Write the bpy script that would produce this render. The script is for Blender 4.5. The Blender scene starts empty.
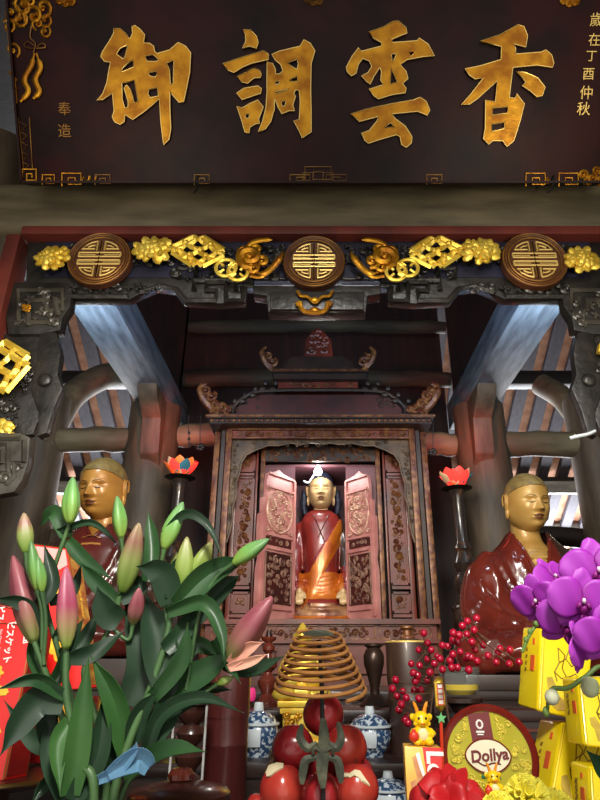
import bpy, bmesh, math, random
from mathutils import Vector, Matrix, Euler
from mathutils.bvhtree import BVHTree
R = math.radians
PI = math.pi
scene = bpy.context.scene
COL = scene.collection
random.seed(7)

# ------------------------------------------------------------------ camera
EYE = Vector((0.0, 0.0, 1.5))
cam_data = bpy.data.cameras.new('camera')
cam_data.sensor_fit = 'VERTICAL'
cam_data.sensor_height = 24.0
cam_data.sensor_width = 18.0
cam_data.lens = 18.0
cam_data.clip_start = 0.02
cam = bpy.data.objects.new('camera', cam_data)
cam.location = EYE
cam.rotation_euler = Euler((R(90 + 24), 0, 0), 'XYZ')
cam_data.shift_x = -17 / 800
COL.objects.link(cam)
scene.camera = cam

# ------------------------------------------------------------------ world, lights, exposure
scene.view_settings.view_transform = 'Standard'
scene.view_settings.look = 'None'
scene.view_settings.gamma = 1.0
scene.view_settings.use_curve_mapping = False
scene.view_settings.exposure = 0.3
world = bpy.data.worlds.new('world')
scene.world = world
world.use_nodes = True
_bg = world.node_tree.nodes['Background']
_bg.inputs['Color'].default_value = (1.0, 0.95, 0.88, 1)
_bg.inputs['Strength'].default_value = 0.72


def light(name, kind, loc, energy, color=(1, 1, 1), size=0.1, size_y=None, target=None, spot=None, blend=0.6):
    d = bpy.data.lights.new(name, kind)
    d.energy = energy
    d.color = color
    if kind == 'AREA':
        d.size = size
        if size_y:
            d.shape = 'RECTANGLE'
            d.size_y = size_y
    else:
        d.shadow_soft_size = size
    if kind == 'SPOT':
        d.spot_size = R(spot)
        d.spot_blend = blend
    o = bpy.data.objects.new(name, d)
    o.location = loc
    if target is not None:
        o.rotation_euler = (Vector(target) - Vector(loc)).to_track_quat('-Z', 'Y').to_euler()
    COL.objects.link(o)
    return o


# hall down-light above and behind the viewer, aimed at the altar
light('hall_lamp', 'SPOT', (0.1, -0.7, 3.2), 230, (1.0, 0.96, 0.9), 0.25, target=(0.0, 1.7, 1.35), spot=66, blend=0.5)
light('bay_fill_right', 'SPOT', (-0.3, -0.2, 2.3), 170, (1.0, 0.90, 0.74), 0.15, target=(1.15, 3.0, 2.02), spot=46, blend=0.6)  # this pair: unseen warm spots added to brighten the side bays and statues
light('bay_fill_left', 'SPOT', (0.3, -0.2, 2.3), 170, (1.0, 0.90, 0.74), 0.15, target=(-1.15, 3.0, 2.02), spot=46, blend=0.6)
# small spots washing the ends of the board
light('board_spot_left', 'SPOT', (-1.25, 0.25, 2.3), 20, (1.0, 0.83, 0.6), 0.12, target=(-0.74, 1.55, 3.55), spot=40, blend=1.0)
light('board_spot_right', 'SPOT', (1.3, 0.25, 2.3), 34, (1.0, 0.86, 0.62), 0.12, target=(0.86, 1.55, 3.55), spot=40, blend=1.0)
light('frieze_fill_left', 'SPOT', (-0.9, 0.6, 2.0), 17, (1.0, 0.92, 0.75), 0.04, target=(-0.75, 1.9, 2.75), spot=62, blend=0.8)  # this pair: unseen fill spots added to make the gilt frieze bright
light('frieze_fill_right', 'SPOT', (0.95, 0.6, 2.0), 17, (1.0, 0.92, 0.75), 0.04, target=(0.75, 1.9, 2.75), spot=62, blend=0.8)
# cold strip hidden behind the carved lintel
light('lintel_strip', 'AREA', (0.0, 2.02, 2.72), 6, (0.45, 0.65, 1.0), 2.0, 0.03, target=(0.0, 2.4, 3.2))
light('beam_light_left', 'AREA', (-1.02, 2.04, 2.70), 3.6, (0.62, 0.80, 1.0), 0.12, 0.04, target=(-1.02, 2.75, 2.98))
light('beam_light_right', 'AREA', (1.02, 2.04, 2.70), 3.6, (0.62, 0.80, 1.0), 0.12, 0.04, target=(1.02, 2.75, 2.98))
# daylight bouncing up under the rear eaves from the yard
light('yard_bounce', 'AREA', (0.0, 6.75, 2.30), 680, (0.88, 0.93, 1.0), 7.0, 0.5, target=(0.0, 6.3, 3.4))
light('rear_aisle_fill_left', 'POINT', (-1.9, 4.6, 2.6), 8, (1.0, 0.8, 0.58), 0.12)  # this pair: unseen warm points added to lift the rear bays
light('rear_aisle_fill_right', 'POINT', (1.9, 4.6, 2.6), 8, (1.0, 0.8, 0.58), 0.12)

# ------------------------------------------------------------------ pixel rays -> points at a real distance
_CR = cam.rotation_euler.to_matrix()


def ray(u, v):
    return _CR @ Vector(((u - 317) / 600.0, (400 - v) / 600.0, -1.0))


def W(u, v, y):
    d = ray(u, v)
    return EYE + d * (y / d.y)


def WZ(u, v, z):
    d = ray(u, v)
    return EYE + d * ((z - EYE.z) / d.z)


def PX(u, v, y):
    """metres covered by one pixel there"""
    return (y / ray(u, v).y) / 600.0


# ------------------------------------------------------------------ materials
def lin(c):
    c = c / 255.0
    return c / 12.92 if c <= 0.04045 else ((c + 0.055) / 1.055) ** 2.4


def rgb(*c):
    return (lin(c[0]), lin(c[1]), lin(c[2]), 1.0)


MATS = {}


def mat(name, c1, rough=0.5, metal=0.0, c2=None, scale=8.0, detail=4.0, lo=0.35, hi=0.65, stretch=(1, 1, 1),
        bump=0.0, bscale=None, coat=0.0, spec=0.5, emit=None, estr=0.0, trans=0.0, sss=0.0, attr=None, c3=None):
    m = bpy.data.materials.new(name)
    m.use_nodes = True
    nt = m.node_tree
    b = nt.nodes['Principled BSDF']
    b.inputs['Base Color'].default_value = c1
    b.inputs['Roughness'].default_value = rough
    b.inputs['Metallic'].default_value = metal
    b.inputs['Specular IOR Level'].default_value = spec
    b.inputs['Coat Weight'].default_value = coat
    b.inputs['Coat Roughness'].default_value = 0.12
    if trans:
        b.inputs['Transmission Weight'].default_value = trans
    if sss:
        b.inputs['Subsurface Weight'].default_value = sss
        b.inputs['Subsurface Radius'].default_value = (0.01, 0.006, 0.004)
    if emit:
        b.inputs['Emission Color'].default_value = emit
        b.inputs['Emission Strength'].default_value = estr
    col = None
    if c2 is not None or bump:
        tc = nt.nodes.new('ShaderNodeTexCoord')
        mp = nt.nodes.new('ShaderNodeMapping')
        mp.inputs['Scale'].default_value = stretch
        nt.links.new(tc.outputs['Object'], mp.inputs['Vector'])
        nz = nt.nodes.new('ShaderNodeTexNoise')
        nz.inputs['Scale'].default_value = scale
        nz.inputs['Detail'].default_value = detail
        nt.links.new(mp.outputs['Vector'], nz.inputs['Vector'])
        if c2 is not None:
            rp = nt.nodes.new('ShaderNodeValToRGB')
            rp.color_ramp.elements[0].position = lo
            rp.color_ramp.elements[0].color = c1
            rp.color_ramp.elements[1].position = hi
            rp.color_ramp.elements[1].color = c2
            nt.links.new(nz.outputs['Fac'], rp.inputs['Fac'])
            col = rp.outputs['Color']
        if bump:
            bz = nz
            if bscale:
                bz = nt.nodes.new('ShaderNodeTexNoise')
                bz.inputs['Scale'].default_value = bscale
                bz.inputs['Detail'].default_value = 5
                nt.links.new(mp.outputs['Vector'], bz.inputs['Vector'])
            bp = nt.nodes.new('ShaderNodeBump')
            bp.inputs['Strength'].default_value = bump
            bp.inputs['Distance'].default_value = 0.01
            nt.links.new(bz.outputs['Fac'], bp.inputs['Height'])
            nt.links.new(bp.outputs['Normal'], b.inputs['Normal'])
    if attr is not None:          # colour runs from base to tip along the part ('tint' is stored on the mesh)
        at = nt.nodes.new('ShaderNodeAttribute')
        at.attribute_name = 'tint'
        rp = nt.nodes.new('ShaderNodeValToRGB')
        els = rp.color_ramp.elements
        els[0].position, els[0].color = attr[0]
        els[1].position, els[1].color = attr[-1]
        for p, c in attr[1:-1]:
            e = els.new(p)
            e.color = c
        nt.links.new(at.outputs['Fac'], rp.inputs['Fac'])
        if col is not None:
            mx = nt.nodes.new('ShaderNodeMix')
            mx.data_type = 'RGBA'
            mx.blend_type = 'MULTIPLY'
            mx.inputs[0].default_value = 0.0 if c3 is None else 0.5
            nt.links.new(rp.outputs['Color'], mx.inputs[6])
            nt.links.new(col, mx.inputs[7])
            col = mx.outputs[2]
        else:
            col = rp.outputs['Color']
    if col is not None:
        nt.links.new(col, b.inputs['Base Color'])
    MATS[name] = m
    return m


mat('old_wood', rgb(84, 76, 60), 0.7, c2=rgb(58, 50, 40), scale=3, stretch=(1, 6, 6), bump=0.25, bscale=30)
mat('beam_wood', rgb(122, 110, 84), 0.65, c2=rgb(88, 78, 58), scale=3, stretch=(1, 5, 5), bump=0.2, bscale=25)
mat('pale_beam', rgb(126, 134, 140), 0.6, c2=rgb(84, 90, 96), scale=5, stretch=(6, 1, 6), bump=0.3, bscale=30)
mat('column_wood', rgb(96, 80, 62), 0.6, c2=rgb(70, 58, 44), scale=4, stretch=(5, 5, 1), bump=0.15, bscale=20)
mat('dark_wood', rgb(42, 32, 26), 0.5, c2=rgb(28, 20, 17), scale=5, stretch=(1, 4, 4), bump=0.15, bscale=30)
mat('board_wood', rgb(58, 28, 26), 0.6, c2=rgb(40, 22, 20), scale=4, stretch=(8, 1, 1), bump=0.1)
mat('red_frame', rgb(122, 52, 40), 0.55, c2=rgb(92, 40, 32), scale=6)
mat('tile', rgb(206, 158, 130), 0.8, c2=rgb(168, 116, 88), scale=9, bump=0.2)
mat('rafter', rgb(58, 52, 58), 0.7, c2=rgb(40, 36, 42), scale=6, stretch=(6, 1, 6))
mat('pale_plank', rgb(190, 190, 186), 0.7, c2=rgb(150, 148, 142), scale=5, stretch=(1, 6, 6))
mat('stone_floor', rgb(110, 96, 84), 0.6, c2=rgb(90, 78, 70), scale=6)
mat('plaster', rgb(58, 50, 42), 0.8, c2=rgb(46, 40, 34), scale=4)

mat('board_lacquer', rgb(52, 18, 18), 0.5, c2=rgb(24, 13, 14), scale=5.5, detail=7, lo=0.38, hi=0.66, bump=0.12, bscale=14, spec=0.22)
mat('gold', rgb(214, 154, 36), 0.38, 0.75, c2=rgb(158, 98, 22), scale=14, bump=0.2, bscale=40)
mat('bright_gold', rgb(252, 222, 96), 0.36, 0.5, c2=rgb(232, 190, 60), scale=18, bump=0.15, bscale=50)
mat('dull_gold', rgb(170, 122, 52), 0.45, 0.6, c2=rgb(110, 72, 36), scale=14, bump=0.15)
mat('rim_gold', rgb(250, 214, 124), 0.4, 0.6)
mat('faint_gold', rgb(150, 112, 52), 0.5, 0.5, c2=rgb(84, 52, 32), scale=10)
mat('medallion_ground', rgb(104, 60, 34), 0.5, 0.2, c2=rgb(78, 44, 28), scale=20)
mat('black_carving', rgb(46, 43, 39), 0.36, c2=rgb(24, 23, 22), scale=12, bump=0.3, bscale=40)
mat('indigo_ground', rgb(36, 36, 58), 0.5, c2=rgb(26, 26, 42), scale=8)
mat('grey_carving', rgb(78, 74, 66), 0.36, c2=rgb(48, 45, 40), scale=12, bump=0.25, bscale=40)
mat('shrine_lacquer', rgb(116, 46, 30), 0.42, c2=rgb(78, 32, 20), scale=9, bump=0.15, coat=0.1)
mat('shrine_dark', rgb(50, 31, 21), 0.5, c2=rgb(30, 20, 15), scale=9, bump=0.2)
mat('shrine_red', rgb(76, 24, 22), 0.5, c2=rgb(50, 20, 18), scale=7)
mat('worn_gilt', rgb(128, 84, 44), 0.42, 0.2, c2=rgb(82, 38, 22), scale=34, lo=0.35, hi=0.6, bump=0.3)
mat('niche_lacquer', rgb(120, 78, 86), 0.55, c2=rgb(96, 58, 66), scale=8)
mat('door_lacquer', rgb(200, 140, 132), 0.45, c2=rgb(172, 108, 104), scale=10, bump=0.1)
mat('door_carving', rgb(214, 176, 150), 0.5, 0.15, c2=rgb(150, 96, 78), scale=24)
mat('door_carving_shaded', rgb(150, 112, 92), 0.5, 0.15, c2=rgb(86, 52, 44), scale=24)  # darker copy of the door carving; weaker lamplight low down put into colour

mat('skin_gold', rgb(196, 158, 88), 0.42, 0.12, c2=rgb(170, 128, 60), scale=7, coat=0.15)
mat('skin_amber', rgb(190, 138, 64), 0.38, 0.12, c2=rgb(160, 108, 44), scale=7, coat=0.2)
mat('skin_pale', rgb(214, 182, 132), 0.38, 0.1, c2=rgb(190, 156, 106), scale=8, coat=0.2)
mat('fringe_wood', rgb(92, 70, 46), 0.5, 0.1, c2=rgb(54, 40, 28), scale=24, bump=0.2)
mat('hair_gold', rgb(140, 118, 66), 0.5, 0.1, c2=rgb(112, 94, 54), scale=40)
mat('hair_blue', rgb(30, 40, 62), 0.5, c2=rgb(22, 26, 40), scale=40, bump=0.6, bscale=90)
mat('lip', rgb(96, 44, 30), 0.5)
mat('brow', rgb(92, 68, 36), 0.5)
mat('lash', rgb(46, 34, 24), 0.5)
mat('robe_red', rgb(112, 42, 30), 0.18, c2=rgb(84, 30, 24), scale=6, coat=0.7)
mat('robe_wine', rgb(92, 34, 28), 0.25, c2=rgb(66, 26, 22), scale=6, coat=0.4)
mat('robe_black', rgb(56, 36, 28), 0.3, c2=rgb(104, 74, 44), scale=22, lo=0.6, hi=0.75, coat=0.3)
mat('robe_crimson', rgb(140, 44, 36), 0.32, c2=rgb(112, 32, 28), scale=7, coat=0.4)
mat('sash_orange', rgb(214, 122, 32), 0.36, 0.25, c2=rgb(166, 70, 22), scale=9, coat=0.3)
mat('lap_cloth', rgb(176, 128, 84), 0.35, 0.2, c2=rgb(96, 42, 30), scale=20, coat=0.3)

mat('altar_lacquer', rgb(72, 34, 27), 0.28, c2=rgb(48, 24, 20), scale=5, stretch=(1, 4, 4), coat=0.4)
mat('altar_dark', rgb(50, 34, 28), 0.35, c2=rgb(34, 24, 20), scale=5, stretch=(1, 4, 4), coat=0.3)
mat('tube_lacquer', rgb(82, 34, 32), 0.32, c2=rgb(66, 27, 26), scale=4, coat=0.3)
mat('tube_brown', rgb(66, 45, 37), 0.42, c2=rgb(50, 34, 28), scale=5, stretch=(4, 4, 1), coat=0.1)
mat('turned_dark', rgb(66, 36, 28), 0.28, c2=rgb(44, 25, 21), scale=7, coat=0.5)
mat('turned_wood', rgb(110, 48, 34), 0.25, c2=rgb(80, 34, 26), scale=7, coat=0.5)
mat('bronze', rgb(62, 46, 38), 0.3, 0.5, c2=rgb(42, 32, 27), scale=9)
mat('stand_black', rgb(42, 34, 30), 0.3, c2=rgb(120, 78, 50), scale=24, lo=0.55, hi=0.8, coat=0.4)
mat('lotus_red', rgb(255, 70, 60), 0.4, emit=rgb(255, 40, 34), estr=1.3, sss=0.1)
mat('lotus_orange', rgb(230, 120, 44), 0.45, emit=rgb(255, 90, 24), estr=0.25)
mat('lotus_teal', rgb(60, 120, 136), 0.45)
mat('lotus_cream', rgb(230, 196, 150), 0.45)
mat('bulb', rgb(255, 255, 255), 0.3, emit=(1.0, 0.98, 0.92, 1), estr=22)
mat('red_bulb', rgb(255, 80, 60), 0.3, emit=(1.0, 0.08, 0.05, 1), estr=9)
mat('coil', rgb(166, 112, 52), 0.85, c2=rgb(140, 90, 40), scale=30, bump=0.2)
mat('iron', rgb(34, 32, 30), 0.45, 0.4)
mat('green_bronze', rgb(62, 66, 52), 0.55, 0.2, c2=rgb(120, 118, 92), scale=30, lo=0.5, hi=0.75, bump=0.4)
mat('apple', rgb(176, 42, 40), 0.22, c2=rgb(206, 92, 66), scale=7, lo=0.5, hi=0.85, stretch=(1, 1, 0.35), coat=0.4)
mat('apple_dark', rgb(150, 30, 38), 0.2, c2=rgb(176, 52, 52), scale=7, lo=0.5, hi=0.85, stretch=(1, 1, 0.35), coat=0.4)
mat('foam', rgb(222, 208, 168), 0.7)
mat('stalk', rgb(84, 60, 36), 0.8)
mat('porcelain', rgb(206, 216, 220), 0.12, coat=0.5)
mat('porcelain_blue', rgb(48, 76, 112), 0.12, c2=rgb(196, 208, 216), scale=110, detail=2.5, lo=0.50, hi=0.58, coat=0.5)
mat('glass', rgb(120, 128, 126), 0.06)
MATS['glass'].node_tree.nodes['Principled BSDF'].inputs['Alpha'].default_value = 0.13
mat('oil', rgb(236, 206, 20), 0.1, c2=rgb(220, 180, 10), scale=9, coat=0.5)
mat('berry', rgb(168, 12, 46), 0.22, coat=0.5)
mat('twig', rgb(84, 58, 40), 0.8)
mat('tin_yellow', rgb(244, 222, 10), 0.3, 0.1, c2=rgb(232, 200, 8), scale=6, coat=0.4)
mat('tin_gold', rgb(226, 196, 24), 0.3, 0.2, c2=rgb(206, 172, 30), scale=8, coat=0.4)
mat('tin_ink', rgb(120, 88, 24), 0.5)
mat('tin_seal', rgb(206, 84, 30), 0.5)
mat('tin_stump', rgb(196, 166, 44), 0.5, c2=rgb(150, 116, 40), scale=30)
mat('biscuit_rim', rgb(128, 34, 26), 0.28, 0.2, coat=0.5)
mat('biscuit_face', rgb(206, 196, 36), 0.28, 0.3, c2=rgb(156, 146, 30), scale=4, coat=0.4)
mat('biscuit_scroll', rgb(246, 230, 96), 0.3, 0.4)
mat('label_cream', rgb(234, 230, 196), 0.4)
mat('label_maroon', rgb(110, 22, 24), 0.4)
mat('leaf_print', rgb(48, 110, 70), 0.5)
mat('print_white', rgb(246, 240, 232), 0.45)
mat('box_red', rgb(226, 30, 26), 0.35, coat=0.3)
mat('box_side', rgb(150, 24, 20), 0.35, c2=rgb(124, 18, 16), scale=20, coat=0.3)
mat('box_gold', rgb(206, 160, 70), 0.4, 0.5, c2=rgb(160, 60, 30), scale=40)
mat('box_glare', rgb(240, 150, 146), 0.35, coat=0.3)  # red carton under a bright reflection, put into the colour
mat('print_flower', rgb(246, 206, 60), 0.4, c2=rgb(236, 170, 40), scale=30)
mat('box_orange', rgb(240, 196, 60), 0.35, c2=rgb(226, 150, 50), scale=10, coat=0.3)
mat('wafer', rgb(226, 176, 110), 0.5, c2=rgb(196, 110, 60), scale=30)
mat('dragon_yellow', rgb(250, 206, 24), 0.3, coat=0.3)
mat('dragon_cream', rgb(250, 236, 170), 0.35)
mat('dragon_orange', rgb(240, 150, 30), 0.35)
mat('pouch_red', rgb(222, 60, 34), 0.35)
mat('black_dot', rgb(24, 20, 18), 0.3)
mat('green_clip', rgb(110, 190, 120), 0.4)
mat('silk_red', rgb(204, 34, 40), 0.5, c2=rgb(180, 24, 30), scale=14, bump=0.1, sss=0.05)
mat('petal_yellow', rgb(252, 232, 40), 0.55, c2=rgb(246, 242, 110), scale=12, sss=0.1)
mat('orchid', rgb(186, 60, 196), 0.5, c2=rgb(164, 40, 176), scale=18, sss=0.12, attr=[(0.0, rgb(150, 40, 150)), (0.3, rgb(168, 44, 180)), (1.0, rgb(186, 72, 198))])
mat('orchid_deep', rgb(120, 20, 110), 0.45, c2=rgb(160, 40, 130), scale=30)
mat('orchid_white', rgb(238, 214, 224), 0.5)
mat('orchid_bud', rgb(206, 220, 160), 0.5, c2=rgb(220, 222, 190), scale=14, sss=0.1)
mat('orchid_stem', rgb(104, 134, 62), 0.5)
mat('orchid_leaf', rgb(30, 62, 34), 0.3, coat=0.3)
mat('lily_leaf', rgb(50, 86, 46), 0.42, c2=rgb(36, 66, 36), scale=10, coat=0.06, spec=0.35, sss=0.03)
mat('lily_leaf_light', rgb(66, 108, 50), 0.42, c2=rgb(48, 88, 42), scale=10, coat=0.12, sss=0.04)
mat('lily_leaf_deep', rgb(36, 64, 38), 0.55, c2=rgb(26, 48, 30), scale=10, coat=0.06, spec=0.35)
mat('lily_stem', rgb(82, 116, 66), 0.45, c2=rgb(62, 94, 54), scale=14)
_G, _G2, _P, _P2 = rgb(120, 166, 60), rgb(106, 178, 84), rgb(196, 96, 116), rgb(174, 104, 104)
mat('bud_green', _G, 0.42, c2=rgb(200, 200, 190), scale=26, attr=[(0.0, rgb(138, 170, 72)), (0.5, rgb(112, 164, 84)), (1.0, rgb(100, 142, 92))], sss=0.06)
mat('bud_lime', _G, 0.42, c2=rgb(200, 200, 190), scale=26, attr=[(0.0, rgb(136, 168, 62)), (0.6, rgb(146, 164, 80)), (1.0, rgb(146, 142, 90))], sss=0.06)
mat('bud_blush', _G, 0.42, c2=rgb(200, 200, 190), scale=26, attr=[(0.0, rgb(124, 160, 62)), (0.45, rgb(142, 154, 84)), (0.72, rgb(146, 104, 86)), (1.0, rgb(164, 144, 108))], sss=0.06)
mat('bud_pink', _P, 0.42, c2=rgb(196, 180, 190), scale=24, attr=[(0.0, rgb(128, 160, 66)), (0.28, rgb(166, 132, 96)), (0.5, rgb(168, 72, 98)), (1.0, rgb(190, 112, 134))], sss=0.06)
mat('bud_rose', _P2, 0.42, c2=rgb(200, 184, 184), scale=24, attr=[(0.0, rgb(126, 144, 70)), (0.3, rgb(160, 104, 94)), (0.6, rgb(150, 78, 88)), (1.0, rgb(168, 98, 104))], sss=0.06)
mat('petal_salmon', rgb(226, 150, 130), 0.45, c2=rgb(236, 190, 160), scale=12, sss=0.1)
mat('wrap_blue', rgb(130, 180, 214), 0.12, trans=0.55, coat=0.6)
mat('brass', rgb(150, 120, 70), 0.3, 0.8)
mat('ceramic_brown', rgb(60, 40, 34), 0.3, coat=0.4)
mat('pink_wax', rgb(240, 60, 140), 0.4)
mat('bag_yellow', rgb(240, 220, 30), 0.3, coat=0.4)
mat('bag_blue', rgb(130, 170, 200), 0.3)


# ------------------------------------------------------------------ mesh collector
class G:
    def __init__(self):
        self.bm = bmesh.new()
        self.tint = {}

    def _m(self, vs, M):
        if M is not None:
            for v in vs:
                v.co = M @ v.co

    def box(self, c, s, M=None, rot=None):
        h = Vector(s) * 0.5
        vs = []
        for x in (-1, 1):
            for y in (-1, 1):
                for z in (-1, 1):
                    vs.append(self.bm.verts.new((x * h.x, y * h.y, z * h.z)))
        idx = [(0, 1, 3, 2), (4, 6, 7, 5), (0, 4, 5, 1), (2, 3, 7, 6), (0, 2, 6, 4), (1, 5, 7, 3)]
        for f in idx:
            self.bm.faces.new([vs[i] for i in f])
        T = Matrix.Translation(Vector(c))
        if rot is not None:
            T = T @ Euler(rot, 'XYZ').to_matrix().to_4x4()
        self._m(vs, T)
        self._m(vs, M)
        return self

    def rbox(self, c, s, r, M=None, seg=3):
        """box with rounded upright edges (local Z)"""
        pts = []
        hx, hy = s[0] / 2, s[1] / 2
        for (sx, sy, a0) in ((1, 1, 0), (-1, 1, 90), (-1, -1, 180), (1, -1, 270)):
            for k in range(seg + 1):
                a = R(a0 + 90 * k / seg)
                pts.append((c[0] + sx * (hx - r) + r * math.cos(a), c[1] + sy * (hy - r) + r * math.sin(a)))
        self.prism(pts, s[2], Matrix.Translation((0, 0, c[2] - s[2] / 2)) if M is None else M @ Matrix.Translation((0, 0, c[2] - s[2] / 2)))
        return self

    def prism(self, pts, d, M=None):
        """polygon in local XY pushed along +Z by d"""
        a = [self.bm.verts.new((p[0], p[1], 0)) for p in pts]
        b = [self.bm.verts.new((p[0], p[1], d)) for p in pts]
        n = len(pts)
        self.bm.faces.new(list(reversed(a)))
        self.bm.faces.new(b)
        for i in range(n):
            j = (i + 1) % n
            self.bm.faces.new((a[i], a[j], b[j], b[i]))
        self._m(a + b, M)
        return self

    def prism_xz(self, pts, y0, y1):
        """polygon of (x, z) points standing upright between y0 (front) and y1"""
        M = Matrix(((1, 0, 0, 0), (0, 0, 1, y0), (0, 1, 0, 0), (0, 0, 0, 1)))
        return self.prism(pts, y1 - y0, M)

    def tube(self, pts, r, n=8, cap=True, closed=False, flat=1.0, nrm=None):
        pts = [Vector(p) for p in pts]
        m = len(pts)
        rr = r if isinstance(r, (list, tuple)) else [r] * m
        rings = []
        prev = None
        for i, p in enumerate(pts):
            if closed:
                t = pts[(i + 1) % m] - pts[i - 1]
            elif i == 0:
                t = pts[1] - pts[0]
            elif i == m - 1:
                t = pts[-1] - pts[-2]
            else:
                t = pts[i + 1] - pts[i - 1]
            if t.length < 1e-9:
                t = Vector((0, 0, 1))
            t.normalize()
            if prev is None:
                ref = Vector(nrm) if nrm is not None else (Vector((0, 0, 1)) if abs(t.z) < 0.9 else Vector((0, 1, 0)))
            else:
                ref = prev
            a = ref - t * ref.dot(t)
            if a.length < 1e-6:
                a = t.orthogonal()
            a.normalize()
            b = t.cross(a)
            prev = a
            ring = []
            for k in range(n):
                ang = 2 * PI * k / n
                ring.append(self.bm.verts.new(p + (a * math.cos(ang) * flat + b * math.sin(ang)) * rr[i]))
            rings.append(ring)
        for i in range(m if closed else m - 1):
            A, B = rings[i], rings[(i + 1) % m]
            for k in range(n):
                l = (k + 1) % n
                self.bm.faces.new((A[k], A[l], B[l], B[k]))
        if cap and not closed:
            self.bm.faces.new(list(reversed(rings[0])))
            self.bm.faces.new(rings[-1])
        return self

    def lathe(self, prof, n=24, M=None, ridge=None):
        rings = []
        allv = []
        for (r, z) in prof:
            if r <= 1e-6:
                v = self.bm.verts.new((0, 0, z))
                rings.append([v])
                allv.append(v)
            else:
                ring = []
                for k in range(n):
                    a = 2 * PI * k / n
                    q = r * (ridge(a, z) if ridge else 1)
                    ring.append(self.bm.verts.new((q * math.cos(a), q * math.sin(a), z)))
                rings.append(ring)
                allv += ring
        for i in range(len(rings) - 1):
            A, B = rings[i], rings[i + 1]
            for k in range(n):
                l = (k + 1) % n
                if len(A) == 1 and len(B) == 1:
                    continue
                if len(A) == 1:
                    self.bm.faces.new((A[0], B[l], B[k]))
                elif len(B) == 1:
                    self.bm.faces.new((A[k], A[l], B[0]))
                else:
                    self.bm.faces.new((A[k], A[l], B[l], B[k]))
        if len(rings[0]) > 1:
            self.bm.faces.new(list(reversed(rings[0])))
        if len(rings[-1]) > 1:
            self.bm.faces.new(rings[-1])
        self._m(allv, M)
        return self

    def ball(self, c, r, nu=12, nv=8, M=None, rot=None):
        if not isinstance(r, (tuple, list)):
            r = (r, r, r)
        prof = [(math.sin(PI * i / nv), -math.cos(PI * i / nv)) for i in range(nv + 1)]
        T = Matrix.Translation(Vector(c))
        if rot is not None:
            T = T @ Euler(rot, 'XYZ').to_matrix().to_4x4()
        T = T @ Matrix.Diagonal((r[0], r[1], r[2], 1))
        if M is not None:
            T = M @ T
        prof[0] = (0, -1)
        prof[-1] = (0, 1)
        return self.lathe(prof, nu, T)

    def grid(self, f, nu, nv, tint=None):
        """surface f(a, b) for a, b in 0..1"""
        rows = []
        for i in range(nu + 1):
            row = []
            for j in range(nv + 1):
                v = self.bm.verts.new(f(i / nu, j / nv))
                if tint:
                    self.tint[v] = tint(i / nu, j / nv)
                row.append(v)
            rows.append(row)
        for i in range(nu):
            for j in range(nv):
                self.bm.faces.new((rows[i][j], rows[i + 1][j], rows[i + 1][j + 1], rows[i][j + 1]))
        return self

    def torus(self, c, Rr, r, axis='y', n=28, m=8, sx=1.0):
        pts = []
        for k in range(n):
            a = 2 * PI * k / n
            x, y = Rr * math.cos(a) * sx, Rr * math.sin(a)
            p = {'y': (x, 0, y), 'z': (x, y, 0), 'x': (0, x, y)}[axis]
            pts.append(Vector(c) + Vector(p))
        return self.tube(pts, r, m, closed=True)

    def add_mesh(self, me, M=None):
        n0 = len(self.bm.verts)
        self.bm.from_mesh(me)
        self.bm.verts.ensure_lookup_table()
        if M is not None:
            for v in self.bm.verts[n0:]:
                v.co = M @ v.co
        return self

    def bevel(self, w, seg=2, ang=35):
        self.bm.normal_update()
        es = [e for e in self.bm.edges if len(e.link_faces) == 2 and e.calc_face_angle(0) > R(ang)]
        bmesh.ops.bevel(self.bm, geom=es, offset=w, segments=seg, affect='EDGES', profile=0.6, clamp_overlap=True)
        return self

    def mesh(self, name, smooth=True, ang=38, shift=None, recalc=True):
        bm = self.bm
        if recalc:
            bmesh.ops.recalc_face_normals(bm, faces=bm.faces)
        if shift is not None:
            bmesh.ops.translate(bm, verts=bm.verts, vec=shift)
        bm.normal_update()
        for f in bm.faces:
            f.smooth = smooth
        for e in bm.edges:
            if len(e.link_faces) == 2 and e.calc_face_angle(0) > R(ang):
                e.smooth = False
        me = bpy.data.meshes.new(name)
        bm.verts.index_update()
        tv = [(v.index, t) for v, t in self.tint.items() if v.is_valid]
        bm.to_mesh(me)
        if tv:
            at = me.attributes.new('tint', 'FLOAT', 'POINT')
            for i, t in tv:
                at.data[i].value = t
        bm.free()
        return me

    def fin(self, name, material, parent=None, loc=None, **kw):
        """link as ONE mesh object; under a parent the mesh is kept in the thing's own coordinates"""
        root = parent
        while root is not None and root.parent is not None:
            root = root.parent
        org = Vector(root.location) if root is not None else Vector(loc) if loc is not None else Vector((0, 0, 0))
        me = self.mesh(name, shift=-org, **kw)
        me.materials.append(MATS[material])
        o = bpy.data.objects.new(name, me)
        COL.objects.link(o)
        if parent is not None:
            o.parent = parent
        else:
            o.location = org
        return o


def tag(o, label, cat, group=None):
    o['label'] = label
    o['category'] = cat
    if group:
        o['group'] = group
    return o


def thing(name, label, cat, loc, group=None):
    o = bpy.data.objects.new(name, None)
    o.empty_display_size = 0.05
    COL.objects.link(o)
    o.location = loc
    return tag(o, label, cat, group)


def struct(g, name, material, **kw):
    o = g.fin(name, material, **kw)
    o['kind'] = 'structure'
    return o


def dup(root, loc, rz=0.0, label=None, group=None):
    r = root.copy()
    COL.objects.link(r)
    r.location = loc
    r.rotation_euler = (0, 0, rz)
    if label:
        r['label'] = label
    if group:
        r['group'] = group
    for ch in list(root.children):
        c = ch.copy()
        COL.objects.link(c)
        c.parent = r
        for gch in list(ch.children):
            d = gch.copy()
            COL.objects.link(d)
            d.parent = c
    return r


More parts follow.
